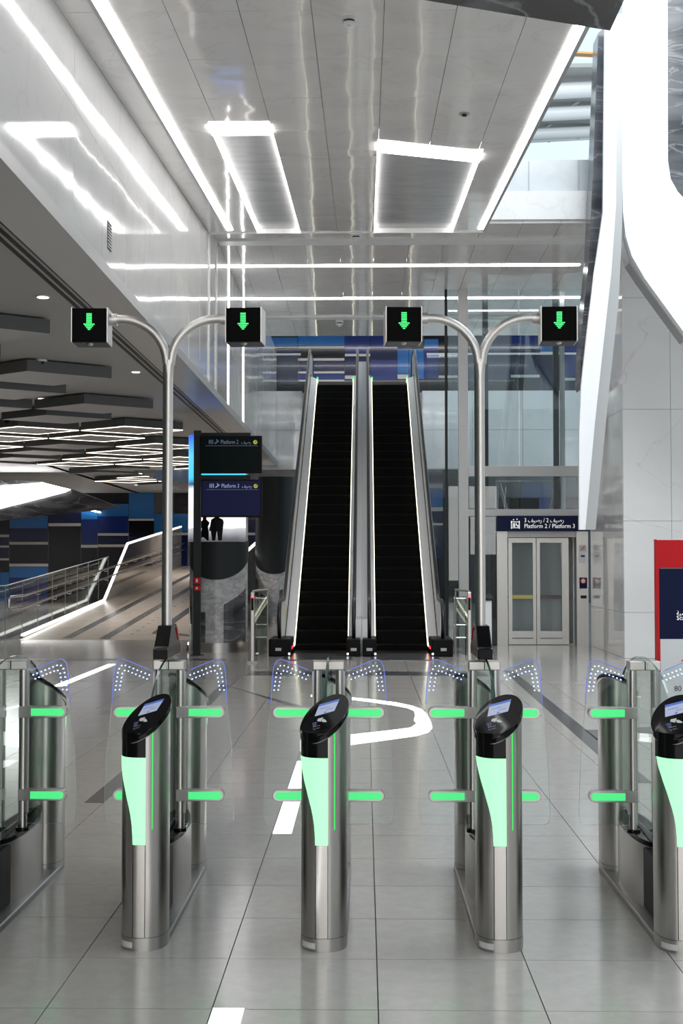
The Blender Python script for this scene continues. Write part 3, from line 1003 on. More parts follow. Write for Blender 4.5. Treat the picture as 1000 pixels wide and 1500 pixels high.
# ------------------------------------------------------------------ twin display stand
DT = empty('display_stand', pt(289, 957, Y=22.6) * 1)
DT.location = (pt(289, 957, Y=22.6).x, 22.6, 0)


def dpx(x, y):
    p = pt(x, y, Y=22.6)
    return p.x - DT.location.x, p.z


def dbox(x0, x1, y0, y1, d0, d1):
    a = dpx(x0, y1)
    b = dpx(x1, y0)
    return MB().box(a[0], b[0], d0, d1, a[1], b[1])


p_ = dbox(284, 294.5, 631, 940, -0.05, 0.05)
MB().box(dpx(284, 700)[0], dpx(294.5, 700)[0], -0.05, 0.05, 0, dpx(284, 631)[1]).build('post', 'charcoal', DT, bevel=0.004)
MB().box(dpx(281, 700)[0], dpx(298, 700)[0], -0.12, 0.12, 0, 0.012).build('foot_plate', 'charcoal', DT)
dbox(294, 367, 634, 641, -0.03, 0.05).build('arm', 'charcoal', DT)
dbox(294, 367, 696, 703, -0.03, 0.05).build('arm', 'charcoal', DT)
AR = 'ﻒﻴﺻﺭ'
for (x0, x1, y0, y1, n, sm, tmn) in ((294, 384, 639, 694, '2', 'screen_dim', 'text_dim'), (295, 384.5, 703, 758, '3', 'screen_navy', 'text_lit')):
    d = dbox(x0, x1, y0, y1, -0.10, -0.03).build('display', 'blackm', DT, bevel=0.006)
    dbox(x0 + 2, x1 - 2.5, y0 + 2, y1 - 2.5, -0.104, -0.098).build('screen', sm, d)
    t = MB()
    a = dpx(x0 + 30, y0 + 12)
    add_text(t, 'Platform ' + n, 0.10, (a[0], -0.1055, a[1]), (1, 0, 0), (0, 0, 1), width=dpx(x0 + 58, 0)[0] - a[0])
    a = dpx(x0 + 60, y0 + 12)
    add_text(t, AR, 0.085, (a[0], -0.1055, a[1]), (1, 0, 0), (0, 0, 1), width=dpx(x0 + 76, 0)[0] - a[0])
    a = dpx(x0 + 13, y0 + 12)
    ax, az = a
    for k in range(3):   # lift pictogram frame and figures
        t.add([(ax + 0.03 * k, -0.1055, az), (ax + 0.03 * k + 0.012, -0.1055, az), (ax + 0.03 * k + 0.012, -0.1055, az + 0.07), (ax + 0.03 * k, -0.1055, az + 0.07)], [(0, 1, 2, 3)])
    for k in range(4):   # escalator pictogram
        t.add([(ax + 0.10 + 0.018 * k, -0.1055, az + 0.012 * k), (ax + 0.118 + 0.018 * k, -0.1055, az + 0.012 * k), (ax + 0.118 + 0.018 * k, -0.1055, az + 0.012 * k + 0.02), (ax + 0.10 + 0.018 * k, -0.1055, az + 0.012 * k + 0.02)], [(0, 1, 2, 3)])
    t.add([(ax + 0.13, -0.1055, az + 0.05), (ax + 0.145, -0.1055, az + 0.05), (ax + 0.145, -0.1055, az + 0.08), (ax + 0.13, -0.1055, az + 0.08)], [(0, 1, 2, 3)])
    t.build('lettering', tmn, d)
    a, b = dpx(x0 + 8, y0 + 15), dpx(x1 - 6, y0 + 14.5)
    MB().box(a[0], b[0], -0.1055, -0.103, a[1], b[1]).build('rule', 'text_dim', d)
    c = dpx(x1 - 9.5, y0 + 9.5)
    cm = MB().loft([[(c[0] + 0.036 * math.cos(q * PI / 8), yy, c[1] + 0.036 * math.sin(q * PI / 8)) for q in range(16)] for yy in (-0.1055, -0.103)])
    cm.build('arrow_disc', 'yellow_disc', d)
    am = MB().add([(c[0] - 0.015, -0.107, c[1] - 0.02), (c[0] - 0.02, -0.107, c[1] - 0.014), (c[0] + 0.005, -0.107, c[1] + 0.012), (c[0] - 0.006, -0.107, c[1] + 0.02), (c[0] + 0.022, -0.107, c[1] + 0.022), (c[0] + 0.02, -0.107, c[1] - 0.006), (c[0] + 0.012, -0.107, c[1] + 0.005)], [tuple(range(7))])
    am.build('arrow', 'blackm', d)
# two small red extinguisher plates on the post
for (y0, y1) in ((846, 855), (858, 865)):
    rp = dbox(285, 294, y0, y1, -0.056, -0.05).build('red_plate', 'red_sign', DT)
    dbox(287.5, 290, y0 + 2, y1 - 2, -0.058, -0.056).build('pictogram', 'white_sign', rp)
tag(DT, 'charcoal post holding two dark platform displays, one above the other', 'display')

# ================================================================== ESCALATORS
EY0 = 23.0
INC = math.tan(math.radians(30))
EH = 6.4
EI0 = EY0 + 0.8
EI1 = EI0 + EH / INC


def ez(y):
    return 0.0 if y < EI0 else (EH if y > EI1 else (y - EI0) * INC)


def epath(y0, y1, dz, x=0.0, n=26):
    out = []
    for k in range(n + 1):
        y = y0 + (y1 - y0) * k / n
        out.append((x, y - EY0, ez(y) + dz))
    for yb in (EI0, EI1):
        if y0 < yb < y1:
            out.append((x, yb - EY0, ez(yb) + dz))
    out.sort(key=lambda p: p[1])
    return out


def band(mb, x0, x1, path_lo, path_hi):
    rr = []
    for a, b in zip(path_lo, path_hi):
        rr.append([(x0, a[1], a[2]), (x1, a[1], a[2]), (x1, b[1], b[2]), (x0, b[1], b[2])])
    return mb.loft(rr)


def escalator(xl, xr, lab, inner):
    """inner = +1 when the shared middle is on the right of this escalator, -1 when on the left."""
    xc = (xl + xr) / 2
    w = (xr - xl) / 2
    e = empty('escalator', (xc, EY0, 0))
    sm = MB().box(-w + 0.005, w - 0.005, 0.012, 0.40, -0.26, 0.0).mesh('step')
    sm.materials.append(M['step'])
    nm = MB().box(-w + 0.005, w - 0.005, 0.0, 0.03, -0.02, 0.004).mesh('step_nose')
    nm.materials.append(M['stepedge'])
    k = 0
    y = EY0
    while y < EI1 + 0.2:
        st = put('step', sm, e, loc=(0, y - EY0, max(0.012, ez(y + 0.2))))
        put('step_nose', nm, st)
        y += 0.4
    MB().box(-w, w, EI1 + 0.2 - EY0, 36.9 - EY0, EH - 0.1, EH + 0.01).build('top_plate', 'steel_dark', e)
    MB().box(-w - 0.1, w + 0.1, -1.55, 0.02, 0.0, 0.012).build('floor_plate', 'dark_granite', e)
    for s in (-1, 1):
        X = s * w
        o = X + s * 0.03
        # skirt with its light line
        band(MB(), min(X, o), max(X, o), epath(EY0 - 0.3, 36.4, -0.15), epath(EY0 - 0.3, 36.4, 0.10)).build('skirt', 'blackm', e)
        band(MB(), min(X, o), max(X, o), epath(EY0 + 0.35, 35.4, 0.10), epath(EY0 + 0.35, 35.4, 0.15)).build('skirt_light', 'ledskirt', e)
        band(MB(), min(X, o), max(X, o), epath(EY0 - 0.35, EY0 + 0.35, 0.10, n=4), epath(EY0 - 0.35, EY0 + 0.35, 0.15, n=4)).build('red_light', 'red_led', e)
        # balustrade panel and its dark mid seam
        off = 0.205 if s != inner else 0.12
        dk = MB()
        lo, hi = epath(EY0 - 0.1, 36.3, 0.13), epath(EY0 - 0.1, 36.3, 0.22)
        dk.loft([[(X + s * 0.012, a[1], a[2]), (X + s * 0.012, a[1], a[2] + 0.03), (X + s * (off - 0.03), b[1], b[2]), (X + s * (off - 0.03), b[1], b[2] - 0.05)] for a, b in zip(lo, hi)])
        dk.build('inner_deck', 'silver', e)
        i0, i1 = X + s * (off - 0.018), X + s * (off + 0.018)
        band(MB(), min(i0, i1), max(i0, i1), epath(EY0 - 0.1, 36.3, 0.15), epath(EY0 - 0.1, 36.3, 0.90)).build('balustrade', 'silver', e)
        i0, i1 = X + s * (off - 0.03), X + s * (off - 0.018)
        band(MB(), min(i0, i1), max(i0, i1), epath(EY0 - 0.1, 36.3, 0.20), epath(EY0 - 0.1, 36.3, 0.28)).build('seam', 'charcoal', e)
        # handrail with the turned end at the landing
        hx = X + s * off
        pa = []
        for q in range(11):
            a = -PI / 2 - PI * q / 10
            pa.append((hx, -0.20 + 0.36 * math.cos(a), 0.58 + 0.36 * math.sin(a)))
        pa += [(hx, p[1], p[2]) for p in epath(EY0 + 0.1, 36.4, 0.94)]
        pb = pa[-1]
        for q in range(1, 9):
            a = PI / 2 - PI * q / 8
            pa.append((hx, pb[1] + 0.36 * math.cos(a), pb[2] - 0.36 + 0.36 * math.sin(a)))
        MB().tube(pa, 0.034, 8, sx=1.0).build('handrail', 'rubber', e, 50)
        # newel base
        if s != inner:
            bx0, bx1 = X + s * 0.0, X + s * 0.37
        else:
            bx0, bx1 = X, X + s * 0.235
        MB().box(min(bx0, bx1), max(bx0, bx1), -0.72, 0.3, 0.0, 0.30).build('newel_base', 'blackm', e, bevel=0.02)
        MB().box(min(hx - 0.05, hx + 0.05), max(hx - 0.05, hx + 0.05), -0.725, -0.72, 0.10, 0.15).build('label_plate', 'greytrim', e)
        MB().cyl((X + s * 0.02, 0), 0.016, 0, 0.01, 10).mesh('lamp')
        lm_ = MB().loft([[(X + s * 0.02 + 0.018 * math.cos(q * PI / 5), yy, 0.05 + 0.018 * math.sin(q * PI / 5)) for q in range(10)] for yy in (-0.73, -0.718)])
        lm_.build('signal_lamp', 'floorlight', e)
        for q in range(7):
            yy = EY0 + 1.1 + q * 1.55
            if s == -1:
                a0, a1 = X + s * (off - 0.022), X + s * (off - 0.0175)
                MB().loft([[(a0, yy - EY0, ez(yy) + 0.36), (a1, yy - EY0, ez(yy) + 0.36), (a1, yy - EY0, ez(yy) + 0.50), (a0, yy - EY0, ez(yy) + 0.50)],
                           [(a0, yy - EY0 + 0.22, ez(yy + .22) + 0.36), (a1, yy - EY0 + 0.22, ez(yy + .22) + 0.36), (a1, yy - EY0 + 0.22, ez(yy + .22) + 0.50), (a0, yy - EY0 + 0.22, ez(yy + .22) + 0.50)]]).build('sticker', 'cream', e)
        # green entry lamps at the head
        MB().box(X - 0.02, X + 0.02, EI1 + 0.1 - EY0, EI1 + 0.14 - EY0, EH + 0.12, EH + 0.22).build('head_lamp', 'green_dot', e)
        if s != inner:
            # outer cladding of the truss
            o0, o1 = X + s * 0.24, X + s * 0.30
            band(MB(), min(o0, o1), max(o0, o1), epath(EY0 + 0.2, 36.1, -0.9), epath(EY0 + 0.2, 36.1, 0.12)).build('outer_cladding', 'white', e)
    tag(e, lab, 'escalator', 'escalator pair')
    return e


esc_l = escalator(-1.27, -0.31, 'left escalator of the pair, black steps between silver sides', 1)
esc_r = escalator(0.20, 1.14, 'right escalator of the pair, black steps between silver sides', -1)
cd = MB()
band(cd, 0.63, 0.733, epath(EY0 - 0.2, 36.3, -0.4), epath(EY0 - 0.2, 36.3, 0.62))
cd.build('divider_deck', 'silver', esc_l)
band(MB(), -0.723, -0.62, epath(EY0 - 0.2, 36.3, -0.4), epath(EY0 - 0.2, 36.3, 0.62)).build('divider_deck', 'silver', esc_r)

# short steel guards beside the landings
for x, lab in ((-1.80, 'small glass and steel guard left of the escalator landing'), (1.66, 'small glass and steel guard right of the escalator landing')):
    g = empty('landing_guard', (x, 22.75, 0))
    MB().box(-0.09, 0.09, -0.006, 0.006, 0.28, 1.02).build('pane', 'glass_rail', g)
    for zz in (0.30, 0.52, 0.98):
        MB().tube([(-0.10, 0, zz), (0.10, 0, zz)], 0.018, 8).build('bar', 'chrome', g, 40)
    for xx in (-0.10, 0.10):
        MB().tube([(xx, 0, 0.0), (xx, 0, 1.02)], 0.012, 8).build('upright', 'chrome', g, 40)
    tag(g, lab, 'guard')


# glass barriers with a lit post, flanking the escalators
def barrier(x, yfront, yback, side, lab):
    e = empty('glass_barrier', (x, yfront, 0))
    L_ = yback - yfront
    sx = side * 0.55
    MB().box(-0.03, 0.03, -0.02, 0.02, 0, 1.13).build('post', 'steel', e, bevel=0.01)
    MB().box(-0.018, 0.018, -0.034, -0.029, 0.84, 1.04).build('sensor_window', 'blackm', e)
    MB().box(-0.024, 0.024, -0.036, -0.029, 1.04, 1.062).build('red_lamp', 'red_led', e)
    MB().box(-0.08, 0.08, -0.06, 0.06, 0, 0.03).build('foot', 'steel_dark', e)
    MB().loft([[(0.05 * side, 0.02, 0.1), (0.06 * side, 0.02, 0.1), (0.06 * side, 0.02, 1.05), (0.05 * side, 0.02, 1.05)],
               [(sx, L_, 0.1), (sx + 0.01, L_, 0.1), (sx + 0.01, L_, 1.05), (sx, L_, 1.05)]]).build('pane', 'glass_rail', e)
    MB().tube([(0, 0, 1.13), (0.06 * side, 0.05, 1.15), (sx, L_, 1.15)], 0.02, 8).build('top_rail', 'steel', e, 40)
    MB().tube([(sx, L_, 0), (sx, L_, 1.13)], 0.012, 8).build('back_post', 'steel', e, 40)
    tag(e, lab, 'barrier')


barrier(-1.80, 20.9, 21.9, 0.3, 'glass barrier with red lit post beside the marble column')
barrier(1.69, 21.1, 21.95, -0.3, 'glass barrier with red lit post right of the escalators')

# ================================================================== LIFT
LY = 25.3
LF = empty('lift', (3.45, LY, 0))


def lx(x):
    return (x - 534) * LY / FPX - 3.45


def lz(y):
    return EYE + (824 - y) * LY / FPX


def lbox(x0, x1, y0, y1, d0, d1):
    return MB().box(lx(x0), lx(x1), d0, d1, lz(y1), lz(y0))


MB().box(lx(727), lx(742.5), 0, 0.5, 0, lz(778)).build('jamb', 'steel', LF)
jr = MB().box(lx(843), lx(860), 0, 0.5, 0, lz(778)).build('jamb', 'steel', LF)
MB().box(lx(742.5), lx(843), 0.1, 0.5, lz(787), lz(778)).build('lintel', 'steel_dark', LF)
for (x0, x1) in ((745.5, 786), (787, 834)):
    d = empty('door_leaf', (0, 0, 0))
    d.parent = LF
    fm = MB()
    top = lz(788)
    y0_, y1_ = 0.22, 0.27
    st = 5.5 if x0 < 780 else 5.0
    en = 4.5 if x0 < 780 else 10.0
    fm.box(lx(x0), lx(x0 + st), y0_, y1_, 0.01, top)
    fm.box(lx(x1 - en), lx(x1), y0_, y1_, 0.01, top)
    fm.box(lx(x0 + st), lx(x1 - en), y0_, y1_, 0.01, 0.12)
    fm.box(lx(x0 + st), lx(x1 - en), y0_, y1_, lz(795), top)
    fm.build('frame', 'steel', d)
    MB().box(lx(x0 + st), lx(x1 - en), y0_ + 0.02, y0_ + 0.03, 0.12, lz(795)).build('pane', 'glass_lift', d)
    MB().box(lx(x0 + st), lx(x1 - en), y0_ + 0.012, y0_ + 0.02, lz(877.5), lz(872)).build('marking_band', 'b_brown' if x0 > 780 else 'cream', d)
    MB().box(lx(x0 + st), lx(x1 - en), y0_ + 0.010, y0_ + 0.02, 0.14, 0.27).build('kick_plate', 'steel', d)
# car seen through the door
cw = MB()
cw.box(lx(744), lx(842), 1.9, 1.95, 0, lz(785))
cw.box(lx(744) - 0.02, lx(744), 0.35, 1.9, 0, lz(785))
cw.box(lx(842), lx(842) + 0.02, 0.35, 1.9, 0, lz(785))
cw.build('car_wall', 'silver', LF)
MB().box(lx(744), lx(842), 0.3, 1.9, 0.0, 0.02).build('car_floor', 'tile', LF)
MB().box(lx(744), lx(842), 0.5, 1.9, lz(785), lz(783)).build('car_roof', 'white', LF)
MB().tube([(lx(750), 1.8, 0.9), (lx(838), 1.8, 0.9)], 0.025, 8).build('car_rail', 'chrome', LF, 40)
# stickers and call panel on the right jamb
for (x0, x1, y0, y1, mt) in ((847, 857, 799, 807, 'greytrim'), (846, 857.5, 808, 825, 'white_sign'), (847, 858, 846, 862, 'navy_sign'), (848.5, 857, 872, 876.5, 'black')):
    s_ = lbox(x0, x1, y0, y1, -0.012, 0.0).build('notice' if mt != 'black' else 'call_panel', mt, jr)
rg = MB()
cx_, cz_ = lx(852.3), lz(851)
for r0, r1 in ((0.058, 0.040),):
    rg.loft([[(cx_ + r * math.cos(q * PI / 10), yy, cz_ + r * math.sin(q * PI / 10)) for q in range(20)] for r, yy in ((r0, -0.013), (r0, -0.016), (r1, -0.016), (r1, -0.013))], cap=False)
rg.build('red_ring', 'red_sign', jr)
MB().loft([[(cx_ + 0.042 * math.cos(q * PI / 10), yy, cz_ + 0.042 * math.sin(q * PI / 10)) for q in range(20)] for yy in (-0.0125, -0.0145)]).build('ring_face', 'white_sign', jr)
MB().prism_xz([(lx(848.5), lz(806)), (lx(850), lz(806)), (lx(855.5), lz(800.5)), (lx(854), lz(800.5))], -0.015, -0.012).build('red_slash', 'red_sign', jr)
MB().prism_xz([(lx(849), lz(816)), (lx(855), lz(816)), (lx(855), lz(813.5)), (lx(849), lz(813.5))], -0.015, -0.012).build('notice_mark', 'navy_sign', jr)
# name board
sg = lbox(727, 861, 756, 778.5, -0.10, 0.02).build('sign_board', 'navy_sign', LF)
t = MB()
yy = -0.104
add_text(t, 'Platform 2 / Platform 3', 0.118, (lx(766), yy, lz(774)), (1, 0, 0), (0, 0, 1), width=lx(839.5) - lx(766))
add_text(t, '3 ' + AR + ' / 2 ' + AR, 0.115, (lx(766), yy, lz(765.5)), (1, 0, 0), (0, 0, 1), width=lx(823.5) - lx(766))
t.build('lettering', 'text_white', sg)
ic = MB()
def icq(x0, x1, y0, y1):
    ic.box(lx(x0), lx(x1), yy, yy + 0.003, lz(y1), lz(y0))
icq(747, 748.2, 763.5, 775); icq(758.4, 759.6, 763.5, 775); icq(747, 759.6, 764.5, 765.5); icq(748, 758.6, 773.2, 774)
icq(749.6, 751.2, 767, 772.5); icq(751.8, 753, 766.5, 772.8); icq(754.2, 755.4, 767, 770.4); icq(755, 757.6, 769.6, 770.8); icq(756.6, 757.8, 770.5, 772.8)
ic.prism_xz([(lx(749.5), lz(762.6)), (lx(752), lz(762.6)), (lx(750.8), lz(760.4))], yy, yy + 0.003)
ic.prism_xz([(lx(754.5), lz(760.4)), (lx(757), lz(760.4)), (lx(755.8), lz(762.6))], yy, yy + 0.003)
ic.build('lift_pictogram', 'text_white', sg)
# glazed shaft
for (xa, xb, d0, d1, mt) in ((672, 686, 0.0, 0.16, 'greytrim'), (714, 722, 0.9, 1.02, 'charcoal'), (821, 829, 0.9, 1.0, 'charcoal'), (831, 838, 0.9, 1.0, 'greytrim'), (652, 656, 0.0, 0.06, 'charcoal')):
    MB().box(lx(xa), lx(xb), d0, d1, 0.0 if xa < 700 else lz(752), LZ).build('shaft_column', mt, LF)
lbox(686, 860, 683, 698, -0.02, 0.12).build('shaft_beam', 'greytrim', LF)
lbox(686, 860, 746, 756, 0.0, 0.5).build('shaft_beam', 'greytrim', LF)
for (x0, x1, y0, y1) in ((687, 760, 400, 682), (762, 860, 400, 682), (687, 760, 699, 745), (762, 860, 699, 745)):
    lbox(x0, x1, y0, y1, 0.03, 0.045).build('shaft_pane', 'glass_lift', LF)
MB().box(lx(657), lx(671), 0.03, 0.045, 0.02, LZ).build('shaft_pane', 'glass_lift', LF)
MB().box(lx(687), lx(726), 0.03, 0.045, 0.02, lz(757)).build('shaft_pane', 'glass_lift', LF)
MB().box(lx(687), lx(688.5), 0.0, 0.07, 0.02, lz(757)).build('shaft_mullion', 'charcoal', LF)
MB().box(lx(718), lx(726.5), 0.05, 0.35, 0.0, lz(780)).build('side_frame', 'charcoal', LF)
for (p0, p1) in (((738, 700), (751, 748)), ((735, 700), (735, 748)), ((826, 700), (816, 748)), ((832, 700), (832, 748))):
    MB().tube([(lx(p0[0]), 1.0, lz(p0[1])), (lx(p1[0]), 1.0, lz(p1[1]))], 0.035, 8).build('car_brace', 'greytrim', LF, 40)
MB().box(lx(735), lx(832), 0.95, 1.05, lz(702), lz(699)).build('car_brace', 'greytrim', LF)
MB().box(lx(755), lx(800), 1.1, 1.5, lz(748), lz(726)).build('car_gear', 'charcoal', LF)
tag(LF, 'glass walled lift with steel doors and navy Platform 2 / Platform 3 board', 'lift')
# service pedestal just behind the right signal pole
pe = empty('steel_pedestal', (2.02, 22.6, 0))
MB().box(-0.09, 0.17, -0.08, 0.12, 0, 0.98).build('body', 'white', pe, bevel=0.01)
MB().prism_yz([(-0.10, 0.95), (0.14, 1.02), (0.14, 1.06), (-0.10, 0.99)], -0.11, 0.19).build('lid', 'charcoal', pe)
MB().box(-0.11, 0.19, -0.10, 0.14, 0, 0.03).build('foot', 'steel_dark', pe)
tag(pe, 'slim pale pedestal with dark sloped top beside the lift', 'pedestal')

# ================================================================== RIGHT SIDE: marble wall, curved shell, fin
MWX, MWY = 4.36, 22.0
rw = MB().box(MWX + 0.05, 9, MWY + 0.05, 25.2, 0, 9.5).build('wall_right', 'marble')
struct(rw, 'white veined marble wall right of the lift')
zr = [0, 0.77, 2.31, 4.2, 6.1, 8.0, 9.5]
xr_ = [MWX, 5.17, 6.05, 7.0, 8.0, 9.0]
for a, b in zip(xr_, xr_[1:]):
    for c, d in zip(zr, zr[1:]):
        MB().box(a + 0.003, b - 0.003, MWY, MWY + 0.05, c + 0.003, d - 0.003).build('marble_panel', 'marble', rw)
for a, b in ((MWY, 22.9), (22.9, 23.8), (23.8, 25.2)):
    for c, d in zip(zr, zr[1:]):
        MB().box(MWX, MWX + 0.05, a + 0.003 + (0.05 if a == MWY else 0), b - 0.003, c + 0.003, d - 0.003).build('marble_panel', 'wallw', rw)


def poly_at(pts, Y):
    out = []
    for x, y in pts:
        p = pt(x, y, Y=Y)
        out.append((p.x, p.z))
    return out


SHY = 19.7
sh = MB().prism_xz(poly_at([(912, -120), (911, 250), (912, 310), (916, 345), (925, 375), (944, 408), (1005, 492), (1100, 620), (1100, 400), (1010, 300), (992, 280), (982, 262), (978, 235), (977, -120)], SHY), SHY, SHY + 0.5)
shell = sh.build('wall_shell', 'shell')
struct(shell, 'bright white curved cladding sweeping down over the marble wall')
MB().prism_xz(poly_at([(906, 300), (911, 300), (916, 345), (925, 375), (944, 408), (1005, 492), (1003, 499), (938, 410), (921, 384), (911, 352)], SHY + 0.15), SHY + 0.15, SHY + 0.5).build('shell_trim', 'greytrim', shell)
MB().prism_xz(poly_at([(970, -120), (970, 240), (980, 285), (1010, 330), (1100, 420), (1100, -120)], SHY + 0.3), SHY + 0.3, SHY + 0.5).build('dark_marble', 'darkmarble', shell)
fin = MB().prism_xz(poly_at([(886, 20), (903, 20), (902, 300), (895, 400), (884, 500), (871, 620), (857, 776), (848, 776), (848, 640), (851, 565), (858, 500), (870, 400), (883, 310)], 19.3), 19.3, 19.38).build('wall_fin', 'shell')
struct(fin, 'narrow white tapering fin hanging beside the lift')
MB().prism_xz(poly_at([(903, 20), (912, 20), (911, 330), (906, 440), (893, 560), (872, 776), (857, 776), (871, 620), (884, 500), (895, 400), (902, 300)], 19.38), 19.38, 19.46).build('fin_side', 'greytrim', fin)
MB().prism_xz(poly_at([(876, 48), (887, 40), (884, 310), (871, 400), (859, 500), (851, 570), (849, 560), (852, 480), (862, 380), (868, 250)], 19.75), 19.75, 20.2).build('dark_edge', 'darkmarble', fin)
# far boundaries of the atrium
struct(MB().box(8.6, 9, -12, 22, 0, 13).build('wall_atrium', 'marble'), 'white wall closing the atrium on the right')
struct(MB().box(-16, 9, -12.3, -12, 0, 9).build('wall_entrance', 'hallceil'), 'grey entrance wall behind the photographer')
# roof trusses over the atrium
for i, (Y, Z) in enumerate(((26, 11.0), (30, 11.9), (34.5, 12.9), (40, 14.6), (46, 17.5))):
    e = empty('roof_truss', (4.2, Y, Z))
    MB().tube([(-3.2, 0, 0), (3.4, 0, 0.3)], 0.16, 10).build('chord', 'white', e, 50)
    MB().box(-3.2, 3.4, -0.5, 0.5, 0.42, 0.50).build('roof_sheet', 'hallceil', e)
    MB().loft([[(-3, -0.9, 0.7), (-3, -0.75, 0.7), (-3, -0.75, 0.74), (-3, -0.9, 0.74)], [(3, 0.5, 0.95), (3, 0.7, 0.95), (3, 0.7, 0.99), (3, 0.5, 0.99)]]).build('orange_strip', 'orange', e)
    for k in range(4):
        MB().tube([(-2.4 + k * 1.3, 0, 0.05), (-1.8 + k * 1.3, 0, 0.45)], 0.04, 6).build('web', 'greytrim', e)
    tag(e, ['nearest pale roof truss seen through the opening, lowest down', 'second pale roof truss from the white fascia', 'middle pale roof truss above the white fascia', 'fourth pale roof truss counted from below', 'highest and farthest pale roof truss'][i], 'truss', 'atrium roof trusses')

# ------------------------------------------------------------------ red, navy and white information panel
IY = 13.0
IP = empty('info_panel', (pt(962, 900, Y=IY).x, IY, 0))


def ipx(x, y):
    p = pt(x, y, Y=IY)
    return p.x - IP.location.x, p.z


def ib(x0, x1, y0, y1, d0, d1):
    a, b = ipx(x0, y1), ipx(x1, y0)
    return MB().box(a[0], b[0], d0, d1, a[1], b[1])


MB().box(0, 0.95, 0.0, 0.09, 0.0, ipx(962, 790)[1]).build('body', 'greytrim', IP, bevel=0.006)
MB().box(-0.006, 0.0, -0.012, 0.085, 0.0, ipx(962, 790)[1]).build('red_edge', 'red_sign', IP)
MB().box(0.0, 0.035, -0.011, -0.001, 0.0, ipx(962, 790)[1] - 0.01).build('red_border', 'red_sign', IP)
ib(964, 1095, 791, 832, -0.012, 0.0).build('red_field', 'red_sign', IP)
nv = ib(965.5, 1095, 833, 936, -0.012, 0.0).build('navy_field', 'navy_sign', IP)
a, b = ipx(966.5, 936), ipx(1095, 936)
wf = MB().box(a[0], b[0], -0.012, 0.0, 0.04, a[1]).build('white_field', 'white_sign', IP)
t = MB()
a = ipx(990, 908)
add_text(t, 'Scan', 0.062, (a[0], -0.015, a[1]), (1, 0, 0), (0, 0, 1))
a = ipx(990, 901)
add_text(t, 'ﺔﻴﻤﻗﺮﻟﺍ', 0.058, (a[0], -0.015, a[1]), (1, 0, 0), (0, 0, 1))
t.build('lettering', 'text_white', nv)
t = MB()
a = ipx(986.5, 1012)
add_text(t, '80', 0.075, (a[0], -0.015, a[1]), (1, 0, 0), (0, 0, 1))
t.build('lettering', 'navy_sign', wf)
a, b = ipx(996, 968), ipx(1010, 960)
MB().prism_xz([(a[0], a[1]), (b[0], a[1]), (b[0], b[1])], -0.015, -0.012).build('red_mark', 'red_sign', wf)
tag(IP, 'red, navy and white information panel standing at the right edge', 'sign')

# ================================================================== TICKET GATES
PA, PB, PN = 0.0975, 0.132, 2.5
DP, DQ, DZ0 = 0.49, 0.45, 0.958


def ring(sc=1.0, n=56, PN=2.5):
    out = []
    for k in range(n):
        a = 2 * PI * k / n
        c, s_ = math.cos(a), math.sin(a)
        out.append((PA * sc * math.copysign(abs(c) ** (2 / PN), c), PB * sc * math.copysign(abs(s_) ** (2 / PN), s_)))
    return out


def front_y(x):
    x = max(-PA * 0.9999, min(PA * 0.9999, x))
    return -PB * (1 - abs(x / PA) ** PN) ** (1 / PN)


def plane_z(x, y):
    return DZ0 + DP * x + DQ * y


def surf_patch(mb, rows, off0, off1, nx=12):
    """rows = (z, x_left, x_right): a plate that follows the front of the post."""
    ra, rb = [], []
    vs, fs = [], []

    def P(x, z, off):
        y = front_y(x)
        # outward normal of the superellipse
        gx = math.copysign(abs(x / PA) ** (PN - 1) / PA, x)
        gy = -abs(y / PB) ** (PN - 1) / PB
        l = math.hypot(gx, gy)
        return (x + gx / l * off, y + gy / l * off, z)
    n = nx + 1
    for off in (off0, off1):
        for (z, xl, xr) in rows:
            for k in range(n):
                u = k / nx
                # finer towards the strongly curved left edge
                x = xl + (xr - xl) * u ** 1.5 if xl < -0.08 else xl + (xr - xl) * u
                vs.append(P(x, z, off))
    m_ = len(rows)
    N1 = m_ * n
    for o_ in (0, N1):
        for r in range(m_ - 1):
            for k in range(nx):
                a = o_ + r * n + k
                fs.append((a, a + 1, a + n + 1, a + n))
    for r in range(m_ - 1):
        for k in (0, nx):
            a = r * n + k
            fs.append((a, a + n, N1 + a + n, N1 + a))
    for r in (0, m_ - 1):
        for k in range(nx):
            a = r * n + k
            fs.append((a, a + 1, N1 + a + 1, N1 + a))
    return mb.add(vs, fs)


KX = 0.00292


def disc_pt(dx, dy, lift=0.0):
    x = dx * KX
    dz = -dy * KX
    y = (dz - DP * x) / (DQ + 0.11)
    return (x, y, plane_z(x, y) + lift)


